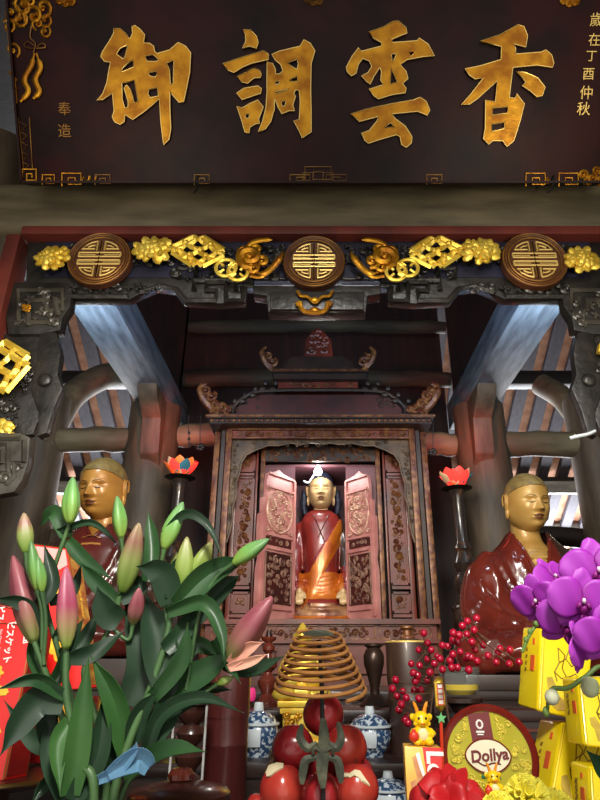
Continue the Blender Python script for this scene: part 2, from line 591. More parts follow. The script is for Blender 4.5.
def evaluated(me, mods):
    o = bpy.data.objects.new('scratch', me)
    COL.objects.link(o)
    for kind, props in mods:
        md = o.modifiers.new(kind, kind)
        for k, v in props.items():
            setattr(md, k, v)
    dg = bpy.context.evaluated_depsgraph_get()
    dg.update()
    out = bpy.data.meshes.new_from_object(o.evaluated_get(dg))
    bpy.data.objects.remove(o)
    return out


def fused(g, voxel=0.008, smooth=4):
    """one continuous skin around everything collected"""
    me = g.mesh('scratch')
    return evaluated(me, [('REMESH', dict(mode='VOXEL', voxel_size=voxel)), ('SMOOTH', dict(iterations=smooth, factor=0.5))])


def text_mesh(body, size, extrude=0.0008, align='CENTER', space=1.0, shear=0.0, bold=0.0):
    c = bpy.data.curves.new('scratch', 'FONT')
    c.body = body
    c.size = size
    c.extrude = extrude
    c.align_x = align
    c.align_y = 'CENTER'
    c.space_character = space
    c.shear = shear
    c.offset = bold
    c.resolution_u = 3
    o = bpy.data.objects.new('scratch', c)
    COL.objects.link(o)
    dg = bpy.context.evaluated_depsgraph_get()
    dg.update()
    me = bpy.data.meshes.new_from_object(o.evaluated_get(dg))
    bpy.data.objects.remove(o)
    return me


def outline_mesh(loops, depth, bev):
    c = bpy.data.curves.new('scratch', 'CURVE')
    c.dimensions = '2D'
    c.fill_mode = 'BOTH'
    c.extrude = depth
    c.bevel_depth = bev
    c.bevel_resolution = 1
    c.offset = -bev
    for lp in loops:
        s = c.splines.new('POLY')
        s.points.add(len(lp) - 1)
        for q, p in zip(s.points, lp):
            q.co = (p[0], p[1], 0, 1)
        s.use_cyclic_u = True
    o = bpy.data.objects.new('scratch', c)
    COL.objects.link(o)
    dg = bpy.context.evaluated_depsgraph_get()
    dg.update()
    me = bpy.data.meshes.new_from_object(o.evaluated_get(dg))
    bpy.data.objects.remove(o)
    return me


def catmull(pts, k=6):
    pts = [Vector(p) for p in pts]
    if len(pts) < 3:
        return [pts[0].lerp(pts[-1], i / k) for i in range(k + 1)]
    P = [pts[0] * 2 - pts[1]] + pts + [pts[-1] * 2 - pts[-2]]
    out = []
    for i in range(1, len(P) - 2):
        a, b, c, d = P[i - 1], P[i], P[i + 1], P[i + 2]
        for j in range(k):
            t = j / k
            out.append(0.5 * ((2 * b) + (c - a) * t + (2 * a - 5 * b + 4 * c - d) * t * t + (3 * b - a - 3 * c + d) * t ** 3))
    out.append(pts[-1])
    return out


def frame_at(o, x, y):
    """matrix with given origin and x / y axes (z = x cross y)"""
    x = Vector(x).normalized()
    y = Vector(y)
    y = (y - x * y.dot(x)).normalized()
    z = x.cross(y)
    M = Matrix((x, y, z)).transposed().to_4x4()
    M.translation = Vector(o)
    return M


XZ = Matrix(((1, 0, 0, 0), (0, 0, -1, 0), (0, 1, 0, 0), (0, 0, 0, 1)))     # local XY drawn upright, +Z towards the viewer


def scroll(g, M, cx, cy, r, turns=1.4, a0=0.0, hand=1, th=0.2, n=5, tail=0.0):
    """a carved spiral scroll in the XY plane of M"""
    pts = []
    N = int(10 * turns)
    for i in range(N + 1):
        t = i / N
        a = a0 + hand * 2 * PI * turns * t
        q = r * (1 - 0.82 * t)
        pts.append(M @ Vector((cx + q * math.cos(a), cy + q * math.sin(a), r * 0.12 * t)))
    rr = [r * th * (0.55 + 0.6 * math.sin(PI * min(1, 0.2 + 0.8 * i / N))) for i in range(N + 1)]
    g.tube(pts, rr, n, nrm=M.to_3x3() @ Vector((0, 0, 1)))
    g.ball(M @ Vector((cx, cy, r * 0.15)), r * 0.22, 6, 4)


def carve(g, M, x0, y0, x1, y1, n, seed, rmin=0.012, rmax=0.03, inside=None, th=0.22):
    """fill a field with carved scrolls and leaf blobs"""
    rnd = random.Random(seed)
    done = []
    tries = 0
    while len(done) < n and tries < n * 30:
        tries += 1
        r = rnd.uniform(rmin, rmax)
        x, y = rnd.uniform(x0 + r, x1 - r) if x1 - x0 > 2 * r else (x0 + x1) / 2, rnd.uniform(y0 + r, y1 - r) if y1 - y0 > 2 * r else (y0 + y1) / 2
        if inside and not inside(x, y):
            continue
        if any((x - a) ** 2 + (y - b) ** 2 < (0.8 * (r + c)) ** 2 for a, b, c in done):
            continue
        done.append((x, y, r))
        if rnd.random() < 0.7:
            scroll(g, M, x, y, r, rnd.uniform(1.0, 1.6), rnd.uniform(0, 6.28), rnd.choice((-1, 1)), th)
        else:
            a = rnd.uniform(0, 6.28)
            for k in range(4):
                b = a + k * 1.3
                g.ball((x + 0.5 * r * math.cos(b), y + 0.5 * r * math.sin(b), 0), (r * 0.62, r * 0.3, r * 0.3), 6, 4, M, (0, 0, b))
# ================================================================== THE SETTING
g = G(); g.box((0, 2.6, -0.05), (8, 9, 0.1)); struct(g, 'floor', 'stone_floor')
g = G(); g.box((0, 4.75, 1.17), (5.2, 0.1, 2.34)); struct(g, 'wall_back', 'dark_wood')
for sx, nm in ((-1, 'wall_left'), (1, 'wall_right')):
    g = G(); g.box((sx * 3.3, 2.5, 2.2), (0.1, 9.0, 4.4)); struct(g, nm, 'plaster')

# portal columns
for sx in (-1, 1):
    g = G(); g.lathe([(0.17, 0), (0.17, 3.6)], 28, Matrix.Translation((sx * 1.42, 2.02, 0)))
    struct(g, 'column', 'column_wood')
# inner columns beside the shrine, outer columns behind the figures
for sx in (-1, 1):
    g = G(); g.lathe([(0.155, 0), (0.16, 1.5), (0.15, 2.95)], 28, Matrix.Translation((sx * 0.985, 3.38, 0)))
    struct(g, 'column', 'column_wood')
    g = G(); g.lathe([(0.16, 0), (0.165, 1.5), (0.15, 3.0)], 28, Matrix.Translation((sx * 1.66, 3.36, 0)))
    struct(g, 'column', 'column_wood')


def log(name, x0, x1, y, z, r, m, seed=0):
    rnd = random.Random(seed)
    g = G()
    n = 14
    pts = [(x0 + (x1 - x0) * i / n, y + rnd.uniform(-.004, .004), z + 0.02 * math.sin(PI * i / n) + rnd.uniform(-.004, .004)) for i in range(n + 1)]
    g.tube(pts, [r * 0.86] + [r * rnd.uniform(0.95, 1.04) for _ in range(n - 1)] + [r * 0.86], 16)
    return struct(g, name, m)


# big log beam carrying the board, with the column shoulder left of it
g = G(); g.box((0, 2.02, 3.20), (2.66, 0.28, 0.25)); g.bevel(0.05, 3)
struct(g, 'beam', 'beam_wood')
# front to back beams, one at each side
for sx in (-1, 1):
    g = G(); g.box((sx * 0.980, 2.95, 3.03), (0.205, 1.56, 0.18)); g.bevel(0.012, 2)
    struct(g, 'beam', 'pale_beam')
    # bracket under the inner end of that beam, in front of the column
    g = G()
    prof = [(-0.0, 2.945), (0.36, 2.945), (0.36, 2.56), (0.26, 2.54), (0.20, 2.60), (0.17, 2.80), (0.05, 2.88)]
    M = Matrix(((0, 0, 1, sx * 0.945 - 0.055), (1, 0, 0, 3.0), (0, 1, 0, 0), (0, 0, 0, 1)))
    g.prism(prof, 0.11, M)
    g.bevel(0.01, 2)
    struct(g, 'bracket_beam', 'column_wood')

# tie logs behind the shrine and figures
log('beam', -1.75, -0.9, 3.36, W(140, 441, 3.36).z - .01, 0.075, 'beam_wood', 1)
log('beam', 0.9, 1.72, 3.36, W(520, 447, 3.36).z, 0.075, 'beam_wood', 2)
log('beam', -0.85, -0.45, 3.42, W(200, 437, 3.42).z, 0.07, 'beam_wood', 3)
log('beam', 0.45, 0.85, 3.42, W(433, 446, 3.42).z, 0.07, 'beam_wood', 4)
# squared purlins in the side bays
for sx in (-1, 1):
    g = G(); g.box((sx * 1.85, 3.75, W(550, 380, 3.75).z), (1.7, 0.1, 0.105)); g.bevel(0.012, 2)
    struct(g, 'beam', 'dark_wood')
# centre bay: board panel between two logs
log('beam', -1.0, 1.0, 4.05, W(317, 328, 4.05).z, 0.055, 'old_wood', 5)
log('beam', -1.0, 1.0, 4.05, W(317, 380, 4.05).z, 0.065, 'old_wood', 6)
z0, z1 = 1.0, W(317, 290, 4.1).z
for i in range(8):
    g = G(); g.box((-0.9125 + i * 0.25, 4.12 + (i % 2) * 0.004, (z0 + z1) / 2), (0.256, 0.02, z1 - z0 + 0.1)); struct(g, 'panel_board', 'board_wood')
for s in (-1, 1):
    for i in range(2):
        zl = W(317, 368 if i else 402, 4.1).z
        g = G(); g.box((s * (1.155 + i * .25), 4.12 + (i % 2) * .004, (zl + z1 + .25) / 2), (.256, .02, z1 + .25 - zl)); struct(g, 'panel_board', 'board_wood')
# bent brace logs reaching up over the side bays
for sx, pts, r in ((-1, [(40, 448), (54, 424), (72, 396), (100, 378), (122, 374)], 0.085),
                   (1, [(600, 438), (588, 428), (574, 412), (560, 396), (540, 384)], 0.075)):
    g = G()
    g.tube(catmull([W(u, v, 3.30 + 0.09 * i) for i, (u, v) in enumerate(pts)], 5), r, 14)
    struct(g, 'brace_beam', 'beam_wood')
# horizontal rail low in the left bay and a sloping one in the right bay
g = G(); g.tube([W(-60, 541, 3.5), W(30, 541, 3.5), W(135, 536, 3.5)], 0.065, 12); struct(g, 'rail_beam', 'column_wood')
g = G(); g.tube([W(470, 533, 3.7), W(560, 536, 3.7), W(650, 545, 3.7)], 0.06, 12); struct(g, 'rail_beam', 'dark_wood')

# rear roof slope: tiles on rafters
KS = math.tan(R(31.5))
YE, ZE = 6.75, 2.80


def roof_z(y):
    return ZE + KS * (YE - y)


g = G()
for i in range(16):                      # lapped courses of tile
    ya, yb = YE + 0.3 - i * 0.22, YE + 0.3 - (i + 1) * 0.22 - 0.03
    za, zb = roof_z(ya) + 0.06, roof_z(yb) + 0.075
    vs = [(-4.5, ya, za), (4.5, ya, za), (4.5, yb, zb), (-4.5, yb, zb)]
    q = [g.bm.verts.new(p) for p in vs] + [g.bm.verts.new((p[0], p[1], p[2] + 0.012)) for p in vs]
    for f in ((0, 1, 2, 3), (7, 6, 5, 4), (0, 4, 5, 1), (1, 5, 6, 2), (2, 6, 7, 3), (3, 7, 4, 0)):
        g.bm.faces.new([q[k] for k in f])
struct(g, 'roof', 'tile', smooth=False)
L = 3.7
for k in range(-20, 21):
    x = k * 0.205 + 0.05
    if abs(x) < 0.75:
        continue
    g = G()
    M = Matrix.Translation((x, YE + 0.25, roof_z(YE + 0.25))) @ Matrix.Rotation(-math.atan(KS), 4, 'X')
    g.box((0, -L / 2, 0.0), (0.105, L, 0.055), M)
    struct(g, 'rafter', 'rafter')
g = G(); g.box((0, 5.98, W(540, 487, 5.98).z), (7.0, 0.06, 0.14)); struct(g, 'trim_purlin', 'pale_plank')
g = G(); g.box((0, 5.93, W(540, 481, 5.93).z + 0.02), (7.0, 0.05, 0.035)); struct(g, 'trim_shadow_line', 'dark_wood')  # dark strip standing in for the shadow line above the purlin
g = G(); g.box((0, 6.6, W(540, 531, 6.6).z), (7.4, 0.06, 0.15)); struct(g, 'trim_eave', 'pale_plank')
# ceiling over the altar keeps the bay dark
g = G(); g.box((0, 1.3, 4.42), (6.6, 6.4, 0.05)); struct(g, 'ceiling', 'dark_wood')

# red frame moulding of the portal
LY = 1.88
TL, TR, TV = 30, 614, 233
def lp(u, v, y=LY):
    p = W(u, v, y)
    return (p.x, p.z)
zt = W(317, 229, LY).z
zb = W(317, 237, LY).z
g = G(); g.box((0, LY + 0.03, (zt + zb) / 2), (2.30, 0.1, zt - zb)); g.bevel(0.006)
struct(g, 'trim_frame_top', 'red_frame')
for sx, nm in ((-1, 'trim_frame_left'), (1, 'trim_frame_right')):
    g = G(); g.box((sx * 1.175, LY + 0.03, 1.5), (0.055, 0.1, 3.0 + 2 * (zb - 3.0))); g.bevel(0.006)
    struct(g, nm, 'red_frame')

# ================================================================== THE INSCRIBED BOARD
PB = Vector((0.0, 1.77, 3.2))
_t = R(34)
PU = Vector((0, -math.sin(_t), math.cos(_t)))        # up along the board
PN = Vector((1, 0, 0)).cross(PU)                       # towards the viewer
PM = frame_at(PB, (1, 0, 0), PU)


def pq(u, v):
    """pixel -> board coordinates"""
    d = ray(u, v)
    t = (PB - EYE).dot(PN) / d.dot(PN)
    q = EYE + d * t - PB
    return (q.x, q.dot(PU))


plq = thing('inscribed_board', 'large dark lacquered board with four big gilt characters hung across the top', 'sign', PB)
BW, BH = 1.135, 0.70
g = G(); g.box((0, BH / 2, -0.03), (2 * BW, BH, 0.06), PM); g.bevel(0.006)
g.fin('board', 'board_lacquer', plq)
g = G()
for (x, y, w, h) in ((0, 0.004, 2 * BW, 0.008), (0, BH - 0.012, 2 * BW, 0.024)):
    g.box((x, y, 0.006), (w, h, 0.018), PM)
for s in (-1, 1):
    g.box((s * (BW - 0.004), BH / 2, 0.006), (0.008, BH, 0.018), PM)
g.fin('frame', 'board_lacquer', plq)


def glyph(loops, u0, v0, s, name, label):
    lo = [[pq(u0 + x / s, v0 + y / s) for x, y in lp_] for lp_ in loops]
    for parts in (0, 1):
        pass
    g = G()
    g.add_mesh(outline_mesh(lo, 0.005, 0.0022), PM @ Matrix.Translation((0, 0, 0.006)))
    o = g.fin(name, 'gold', plq, ang=30, recalc=False)
    o['label'] = label
    g = G()
    for l in lo:
        g.tube([PM @ Vector((x, y, 0.0115)) for x, y in l], 0.0024, 5, closed=True)
    g.fin('outline', 'rim_gold', o)


glyph([[(135, 55), (170, 55), (200, 80), (218, 108), (226, 108), (238, 80), (235, 45), (250, 38), (280, 60), (303, 88), (298, 132), (330, 135), (352, 150), (358, 180), (372, 190), (440, 170), (485, 130), (525, 150), (553, 185), (548, 290), (530, 380), (515, 450), (490, 455), (455, 415), (440, 396), (440, 480), (445, 600), (435, 655), (407, 685), (400, 640), (390, 550), (383, 437), (300, 505), (238, 548), (196, 520), (192, 560), (170, 575), (140, 560), (128, 535), (138, 500), (128, 405), (75, 440), (45, 445), (75, 410), (98, 350), (112, 265), (118, 238), (85, 232), (65, 205), (75, 180), (120, 110), (135, 80)],
       [(205, 142), (210, 150), (195, 212), (185, 220), (150, 192), (170, 162)],
       [(240, 222), (245, 262), (178, 290), (182, 270), (210, 242)],
       [(304, 204), (345, 194), (365, 206), (381, 228), (355, 234), (316, 232)],
       [(330, 290), (370, 285), (370, 308), (360, 318), (340, 316), (324, 305)],
       [(324, 385), (373, 374), (378, 420), (332, 430), (322, 410)],
       [(200, 346), (248, 332), (260, 400), (268, 452), (246, 458), (237, 420), (226, 385), (205, 360), (192, 378), (214, 450), (213, 480), (196, 486), (182, 440), (180, 350)],
       [(420, 240), (462, 228), (458, 352), (442, 357), (437, 275)]],
      90, 20, 600 / 110, 'character', 'leftmost big gilt character')
glyph([[(155, 58), (195, 62), (228, 95), (238, 130), (228, 162), (190, 150), (152, 160), (170, 125), (168, 90)]], 215, 20, 600 / 110, 'character_dot', 'gilt dot stroke')
glyph([[(45, 245), (150, 210), (268, 175), (292, 192), (293, 222), (200, 243), (155, 262), (105, 293), (75, 280)]], 215, 20, 600 / 110, 'character_stroke', 'long gilt stroke')
glyph([[(125, 315), (215, 270), (240, 278), (255, 300), (250, 320), (215, 322), (180, 352), (150, 345)]], 215, 20, 600 / 110, 'character_stroke', 'short gilt stroke')
glyph([[(120, 405), (160, 378), (235, 365), (255, 380), (252, 405), (150, 440)]], 215, 20, 600 / 110, 'character_stroke', 'short gilt stroke')
glyph([[(122, 475), (150, 485), (195, 460), (235, 442), (265, 480), (240, 545), (245, 570), (225, 570), (192, 590), (188, 622), (165, 615), (150, 560)],
       [(165, 522), (190, 515), (188, 540), (172, 542)]], 215, 20, 600 / 110, 'character_box', 'small gilt box stroke')
glyph([[(285, 235), (315, 245), (330, 275), (332, 302), (355, 300), (372, 285), (360, 250), (330, 225), (312, 195), (350, 178), (465, 150), (485, 115), (520, 135), (545, 175), (525, 245), (522, 380), (525, 500), (525, 615), (475, 648), (455, 600), (430, 555), (460, 548), (465, 450), (460, 390), (440, 387), (430, 410), (440, 420), (425, 470), (435, 500), (405, 500), (365, 517), (345, 480), (330, 440), (325, 440), (325, 490), (305, 560), (275, 600), (238, 615), (262, 555), (280, 480), (285, 400), (285, 330)],
       [(395, 240), (448, 220), (455, 245), (448, 275), (425, 265)], [(410, 330), (448, 312), (452, 340), (408, 342)],
       [(330, 345), (350, 335), (352, 355), (330, 358)], [(330, 398), (400, 382), (395, 390), (335, 408)],
       [(362, 450), (388, 445), (382, 475), (365, 475)]], 215, 20, 600 / 110, 'character', 'second big gilt character from the left')
s3 = 571 / 100
glyph([[(165, 105), (250, 75), (300, 45), (330, 42), (375, 80), (380, 110), (290, 148), (300, 165), (435, 155), (450, 140), (500, 175), (535, 240), (470, 245), (380, 262), (340, 290), (375, 330), (385, 370), (355, 398), (375, 425), (370, 450), (300, 460), (215, 485), (190, 465), (165, 430), (245, 405), (230, 380), (235, 330), (226, 305), (222, 310), (190, 360), (170, 402), (150, 385), (122, 355), (160, 335), (180, 300), (165, 270), (130, 255), (105, 285), (90, 340), (65, 355), (40, 330), (35, 305), (70, 240), (105, 195), (120, 215), (235, 185), (235, 165), (190, 140)],
       [(290, 230), (318, 228), (310, 255), (295, 275)], [(290, 310), (325, 390), (285, 400)], [(385, 215), (430, 215), (400, 248)]],
      340, 15, s3, 'character', 'third big gilt character, its rain top')
glyph([[(60, 570), (140, 545), (300, 510), (420, 490), (455, 475), (490, 500), (510, 550), (495, 578), (440, 555), (295, 570), (310, 595), (370, 640), (408, 700), (405, 735), (375, 760), (350, 745), (340, 700), (320, 688), (210, 720), (160, 737), (140, 720), (122, 680), (165, 665), (210, 610), (215, 585), (110, 613)],
       [(250, 650), (285, 618), (308, 645)]], 340, 15, s3, 'character', 'third big gilt character, its cloud base')
s4 = 600 / 110
glyph([[(135, 150), (240, 115), (340, 60), (370, 70), (390, 120), (380, 182), (315, 165), (325, 190), (325, 220), (460, 210), (490, 198), (520, 225), (532, 270), (525, 292), (440, 280), (310, 292), (300, 370), (290, 455), (322, 460), (330, 435), (372, 490), (350, 580), (315, 690), (278, 722), (255, 690), (200, 690), (180, 710), (150, 680), (160, 620), (162, 470), (215, 478), (225, 365), (120, 460), (75, 492), (30, 495), (80, 440), (150, 350), (105, 355), (75, 335), (50, 300), (130, 285), (245, 250), (248, 180), (205, 168)],
       [(200, 512), (285, 505), (280, 540), (198, 552)], [(195, 600), (265, 590), (262, 625), (195, 640)]], 455, 15, s4, 'character', 'rightmost big gilt character')
glyph([[(330, 315), (380, 320), (445, 350), (485, 400), (470, 445), (440, 452), (405, 420), (360, 390), (380, 375), (365, 350)]], 455, 15, s4, 'character_dot', 'gilt dot of the rightmost character')

# small columns of writing
def small_text(chars, name, mt='rim_gold'):
    for ch, u, v, px in chars:
        g = G()
        x, y = pq(u, v)
        s = abs(pq(u + px, v)[0] - x) * 1.05
        g.add_mesh(text_mesh(ch, s, 0.001), PM @ Matrix.Translation((x, y, 0.003)))
        g.fin(name, mt, plq, recalc=False)
small_text([('奉', 65, 110, 13), ('造', 65, 132, 13)], 'inscription_character', 'dull_gold')
small_text([('歲', 596, 21, 13), ('在', 594, 41, 12), ('丁', 591, 57, 11), ('酉', 588, 75, 12), ('仲', 586, 94, 13), ('秋', 583, 110, 13)], 'inscription_character', 'rim_gold')

# gilt edge line with key frets along the bottom and left edges
def pline(g, pts, r=0.0022, n=5):
    g.tube([PM @ Vector((*pq(u, v), 0.004)) for u, v in pts], r, n)
g = G()
for a, b in ((28, 96), (110, 195), (210, 284), (352, 425), (442, 530), (552, 583)):
    pline(g, [(a, 182.5), ((a + b) / 2, 182.2), (b, 182)], 0.0014)
g.fin('edge_line', 'faint_gold', plq)
def fret(u, v, w, h):
    q = [(-1, 1), (-1, -1), (1, -1), (1, .7), (-.35, .7), (-.35, -.3), (.4, -.3), (.4, .25)]
    return [(u + a * w / 2, v + b * h / 2) for a, b in q]
for us, mtl in (((103, 202), 'dull_gold'), ((434,), 'dull_gold'), ((72, 535, 568), 'gold')):
    for u in us:
        g = G(); pline(g, fret(u, 180, 15 if mtl == 'dull_gold' else 19, 10 if mtl == 'dull_gold' else 13), 0.0026)
        g.fin('key_fret', mtl, plq)
g = G()
for (u, w, h) in ((300, 20, 7), (318, 26, 15), (336, 20, 7)):
    pline(g, fret(u, 182 - h / 2, w, h), 0.003)
for u in (308, 328):
    pline(g, [(u - 5, 183), (u - 5, 173), (u + 5, 173), (u + 5, 183)], 0.0026)
g.fin('centre_fret', 'faint_gold', plq)
g = G()
pline(g, fret(30, 176, 14, 13), 0.004); g.fin('corner_fret', 'gold', plq)
g = G(); pline(g, fret(49, 180, 12, 10), 0.003); g.fin('corner_fret', 'gold', plq)
g = G()
for k, u in enumerate((86, 93)):
    pline(g, [(u - 4, 183), (u - 2, 177), (u + 2, 182), (u + 4, 176)], 0.0026)
g.fin('corner_wave', 'gold', plq)
for (u, v, r, h) in ((583, 175, 5, 1), (592, 178, 5, -1), (596, 171, 4, 1), (588, 182, 4, -1), (601, 180, 5, 1), (548, 181, 3, 1)):
    x, y = pq(u, v)
    g = G(); scroll(g, PM, x, y, r * 0.0042, 1.4, u, h, 0.25)
    g.fin('corner_scroll', 'gold', plq)
g = G()
pline(g, [(7, 22), (13, 78), (17, 120), (23, 184)], 0.0022)
pline(g, [(19, 118), (24, 168)], 0.0014); pline(g, [(30, 118), (33, 168)], 0.0018)
for v in (122, 132, 142, 152, 162):
    pline(g, [(20 + (v - 118) * .07, v), (27 + (v - 118) * .05, v + 4), (22 + (v - 118) * .07, v + 8)], 0.0015)
g.fin('edge_fret', 'dull_gold', plq)
# gilt flowers with hanging ribbons in the upper left, cloud tips along the top
rnd = random.Random(3)
for (u, v, r) in ((12, 14, 9), (24, 6, 9), (34, 16, 10), (44, 8, 9), (20, 20, 8), (30, 0, 8), (46, 20, 7), (9, 27, 7), (45, 32, 6), (13, 50, 7), (38, 24, 6)):
    x, y = pq(u, v)
    g = G(); scroll(g, PM, x, y, r * 0.0040, 1.25, rnd.uniform(0, 6), rnd.choice((-1, 1)), 0.17, 6)
    g.fin('flower_scroll', 'gold', plq)
g = G()
for pts, r in (([(32, 26), (31, 38), (36, 44), (34, 54)], 0.0022), ([(36, 47), (28, 42), (25, 47), (34, 49), (43, 44), (46, 48), (37, 49)], 0.0022)):
    g.tube(catmull([PM @ Vector((*pq(u, v), 0.005)) for u, v in pts], 4), r, 5)
g.fin('ribbon_bow', 'dull_gold', plq)
for pts in ([(35, 54), (32, 66), (25, 80), (29, 92), (21, 102)], [(37, 54), (41, 68), (36, 80), (40, 92), (34, 99)]):
    g = G(); g.tube(catmull([PM @ Vector((*pq(u, v), 0.006)) for u, v in pts], 5), [0.004] * 3 + [0.0105] * 16 + [0.006] * 2, 8, flat=0.4, nrm=PN)
    g.fin('ribbon_tail', 'gold', plq)
g = G()
for pts in ([(10, 72), (15, 80), (16, 92), (17, 104)], [(12, 76), (17, 80), (14, 86), (18, 90)]):
    pline(g, pts, 0.0045)
g.fin('edge_leaf', 'gold', plq)
for (u0, rr) in ((66, 5), (570, 5), (314, 4)):
    g = G()
    for k in (-1, 0, 1):
        x, y = pq(u0 + k * 6, 3 - 2 * abs(k))
        scroll(g, PM, x, y, rr * 0.004, 1.2, 1.0 * k, 1, 0.3)
    g.fin('cloud_scroll', 'gold' if u0 != 314 else 'dull_gold', plq)
for u in (199, 553):
    g = G(); x, y = pq(u, 185)
    g.tube(catmull([PM @ Vector((x, 0.03, 0.0)), PM @ Vector((x - 0.004, 0.012, 0.012)), PM @ Vector((x - 0.006, -0.02, 0.010)), PM @ Vector((x - 0.02, -0.035, 0.0))], 4), 0.0035, 6)
    g.fin('hook', 'iron', plq)

# ================================================================== THE CARVED LINTEL
lin_o = thing('carved_lintel', 'black carved lintel with gilt round medallions and flowers under the red frame', 'carving', (0, LY, 2.7))


def mir(u):
    return 634 - u


def both(fn):
    for s in (0, 1):
        fn((lambda u: u) if s == 0 else mir, s)


# ground panel and the fretted lower edge (left half traced, mirrored for the right)
half = [(30, 238), (27, 300), (70, 302), (130, 302), (142, 296), (157, 290), (175, 292), (184, 304), (220, 306), (246, 304), (247, 290), (254, 290), (254, 282), (262, 282)]
g = G()
pts = [lp(u, v, 1.93) for u, v in half] + [lp(mir(u), v, 1.93) for u, v in reversed(half)]
g.prism_xz(pts, 1.912, 1.955)
g.bevel(0.004)
g.fin('fret_panel', 'black_carving', lin_o)
g = G()
g.prism_xz([lp(44, 239, 1.9), lp(44, 276, 1.9), lp(mir(44), 276, 1.9), lp(mir(44), 239, 1.9)], 1.909, 1.914)
g.fin('ground_panel', 'indigo_ground', lin_o)
g = G()
for blk in ([(253, 284), (253, 292), (266, 294), (268, 310), (300, 311), (334, 311), (366, 310), (368, 294), (381, 292), (381, 284)],
            [(270, 292), (270, 310), (364, 310), (364, 292)]):
    g.prism_xz([lp(u, v, 1.885) for u, v in blk], 1.88 if len(blk) == 4 else 1.895, 1.955)
g.bevel(0.004)
g.fin('fret_block', 'black_carving', lin_o)


def fret_bars(f, s):
    g = G()
    for ply in ([(140, 292), (160, 286), (176, 289), (186, 300), (216, 300), (216, 290), (206, 290), (206, 282), (226, 282), (226, 300), (243, 300), (243, 286)],
                [(194, 290), (194, 280), (236, 280), (236, 290)], [(252, 280), (232, 280)], [(60, 296), (128, 296)],
                [(180, 278), (178, 268), (196, 268), (196, 276)], [(212, 274), (212, 266), (238, 266), (238, 276)]):
        g.tube([W(f(u), v, 1.90) for u, v in ply], 0.011, 4, flat=0.8, nrm=(0, 1, 0))
    carve(g, Matrix.Translation((0, 1.90, 0)) @ XZ, min(lp(f(60), 290)[0], lp(f(165), 290)[0]), lp(0, 292)[1], max(lp(f(60), 290)[0], lp(f(165), 290)[0]), lp(0, 278)[1], 10, 5 + s, 0.014, 0.026, th=0.3)
    carve(g, Matrix.Translation((0, 1.90, 0)) @ XZ, min(lp(f(165), 290)[0], lp(f(280), 290)[0]), lp(0, 280)[1], max(lp(f(165), 290)[0], lp(f(280), 290)[0]), lp(0, 262)[1], 12, 15 + s, 0.012, 0.022, th=0.3)
    carve(g, Matrix.Translation((0, 1.90, 0)) @ XZ, min(lp(f(40), 290)[0], lp(f(290), 290)[0]), lp(0, 264)[1], max(lp(f(40), 290)[0], lp(f(290), 290)[0]), lp(0, 240)[1], 64, 25 + s, 0.012, 0.026, th=0.36)
    g.fin('leaf_carving', 'black_carving', lin_o)
both(fret_bars)


def medallion(u, v, r_px):
    c = W(u, v, 1.875)
    r = r_px * PX(u, v, 1.875) * 1.02
    M = Matrix.Translation(c) @ XZ
    g = G(); g.lathe([(0.0, -0.02), (r, -0.02), (r, 0.008), (r * 0.96, 0.014), (r * 0.80, 0.006), (0, 0.006)], 48, M)
    o = g.fin('medallion', 'medallion_ground', lin_o)
    g = G()
    for q, w in ((0.965, 0.022), (0.80, 0.026), (0.885, 0.012)):
        g.tube([M @ Vector((r * q * math.cos(2 * PI * k / 48), r * q * math.sin(2 * PI * k / 48), 0.012)) for k in range(48)], r * w, 6, closed=True)
    g.fin('rim', 'dull_gold' if r_px else 'gold', o)
    g = G()
    def st(pts, w=0.03):
        for sx in (1, -1):
            for sy in (1, -1):
                g.tube([M @ Vector((r * x * sx, r * y * sy, 0.010)) for x, y in pts], r * w, 5)
    st([(0.0, 0.0), (0, 0.68)])
    st([(0.0, 0.07), (0.66, 0.07)])
    st([(0.0, 0.22), (0.66, 0.22)])
    st([(0.13, 0.14), (0.66, 0.14)], 0.012)
    st([(0.66, 0.07), (0.66, 0.22)])
    st([(0.12, 0.66), (0.30, 0.61), (0.47, 0.50), (0.58, 0.36), (0.18, 0.36), (0.18, 0.5), (0.30, 0.48), (0.40, 0.42)])
    st([(0.12, 0.66), (0.12, 0.30)])
    g.fin('longevity_sign', 'rim_gold', o)


for u, v, r in ((100, 260, 31), (314, 262.5, 30.5), (534, 261, 32)):
    medallion(u, v, r)


def peony(u, v, w, h, seed, y=1.855):
    rnd = random.Random(seed)
    g = G()
    c = W(u, v, y)
    px = PX(u, v, y)
    M = Matrix.Translation(c) @ XZ
    for ring, n, q, d in ((1.0, 11, 0.36, 0.0), (0.66, 9, 0.36, 0.008), (0.36, 6, 0.3, 0.015), (0.0, 1, 0.26, 0.02)):
        for k in range(n):
            a = 2 * PI * (k + rnd.uniform(-.3, .3)) / n + ring
            cx, cy = w / 2 * px * ring * 0.78 * math.cos(a), h / 2 * px * ring * 0.78 * math.sin(a)
            rr = q * (w + h) / 4 * px * rnd.uniform(0.85, 1.15)
            g.ball((cx, cy, d), (rr, rr * 0.75, 0.010), 8, 5, M, (rnd.uniform(-.5, .5), rnd.uniform(-.5, .5), a))
    g.fin('peony', 'bright_gold', lin_o)


peony(53, 258, 34, 28, 1); peony(582, 260, 36, 28, 2)
peony(153, 249, 40, 30, 3); peony(480, 251, 40, 30, 4)


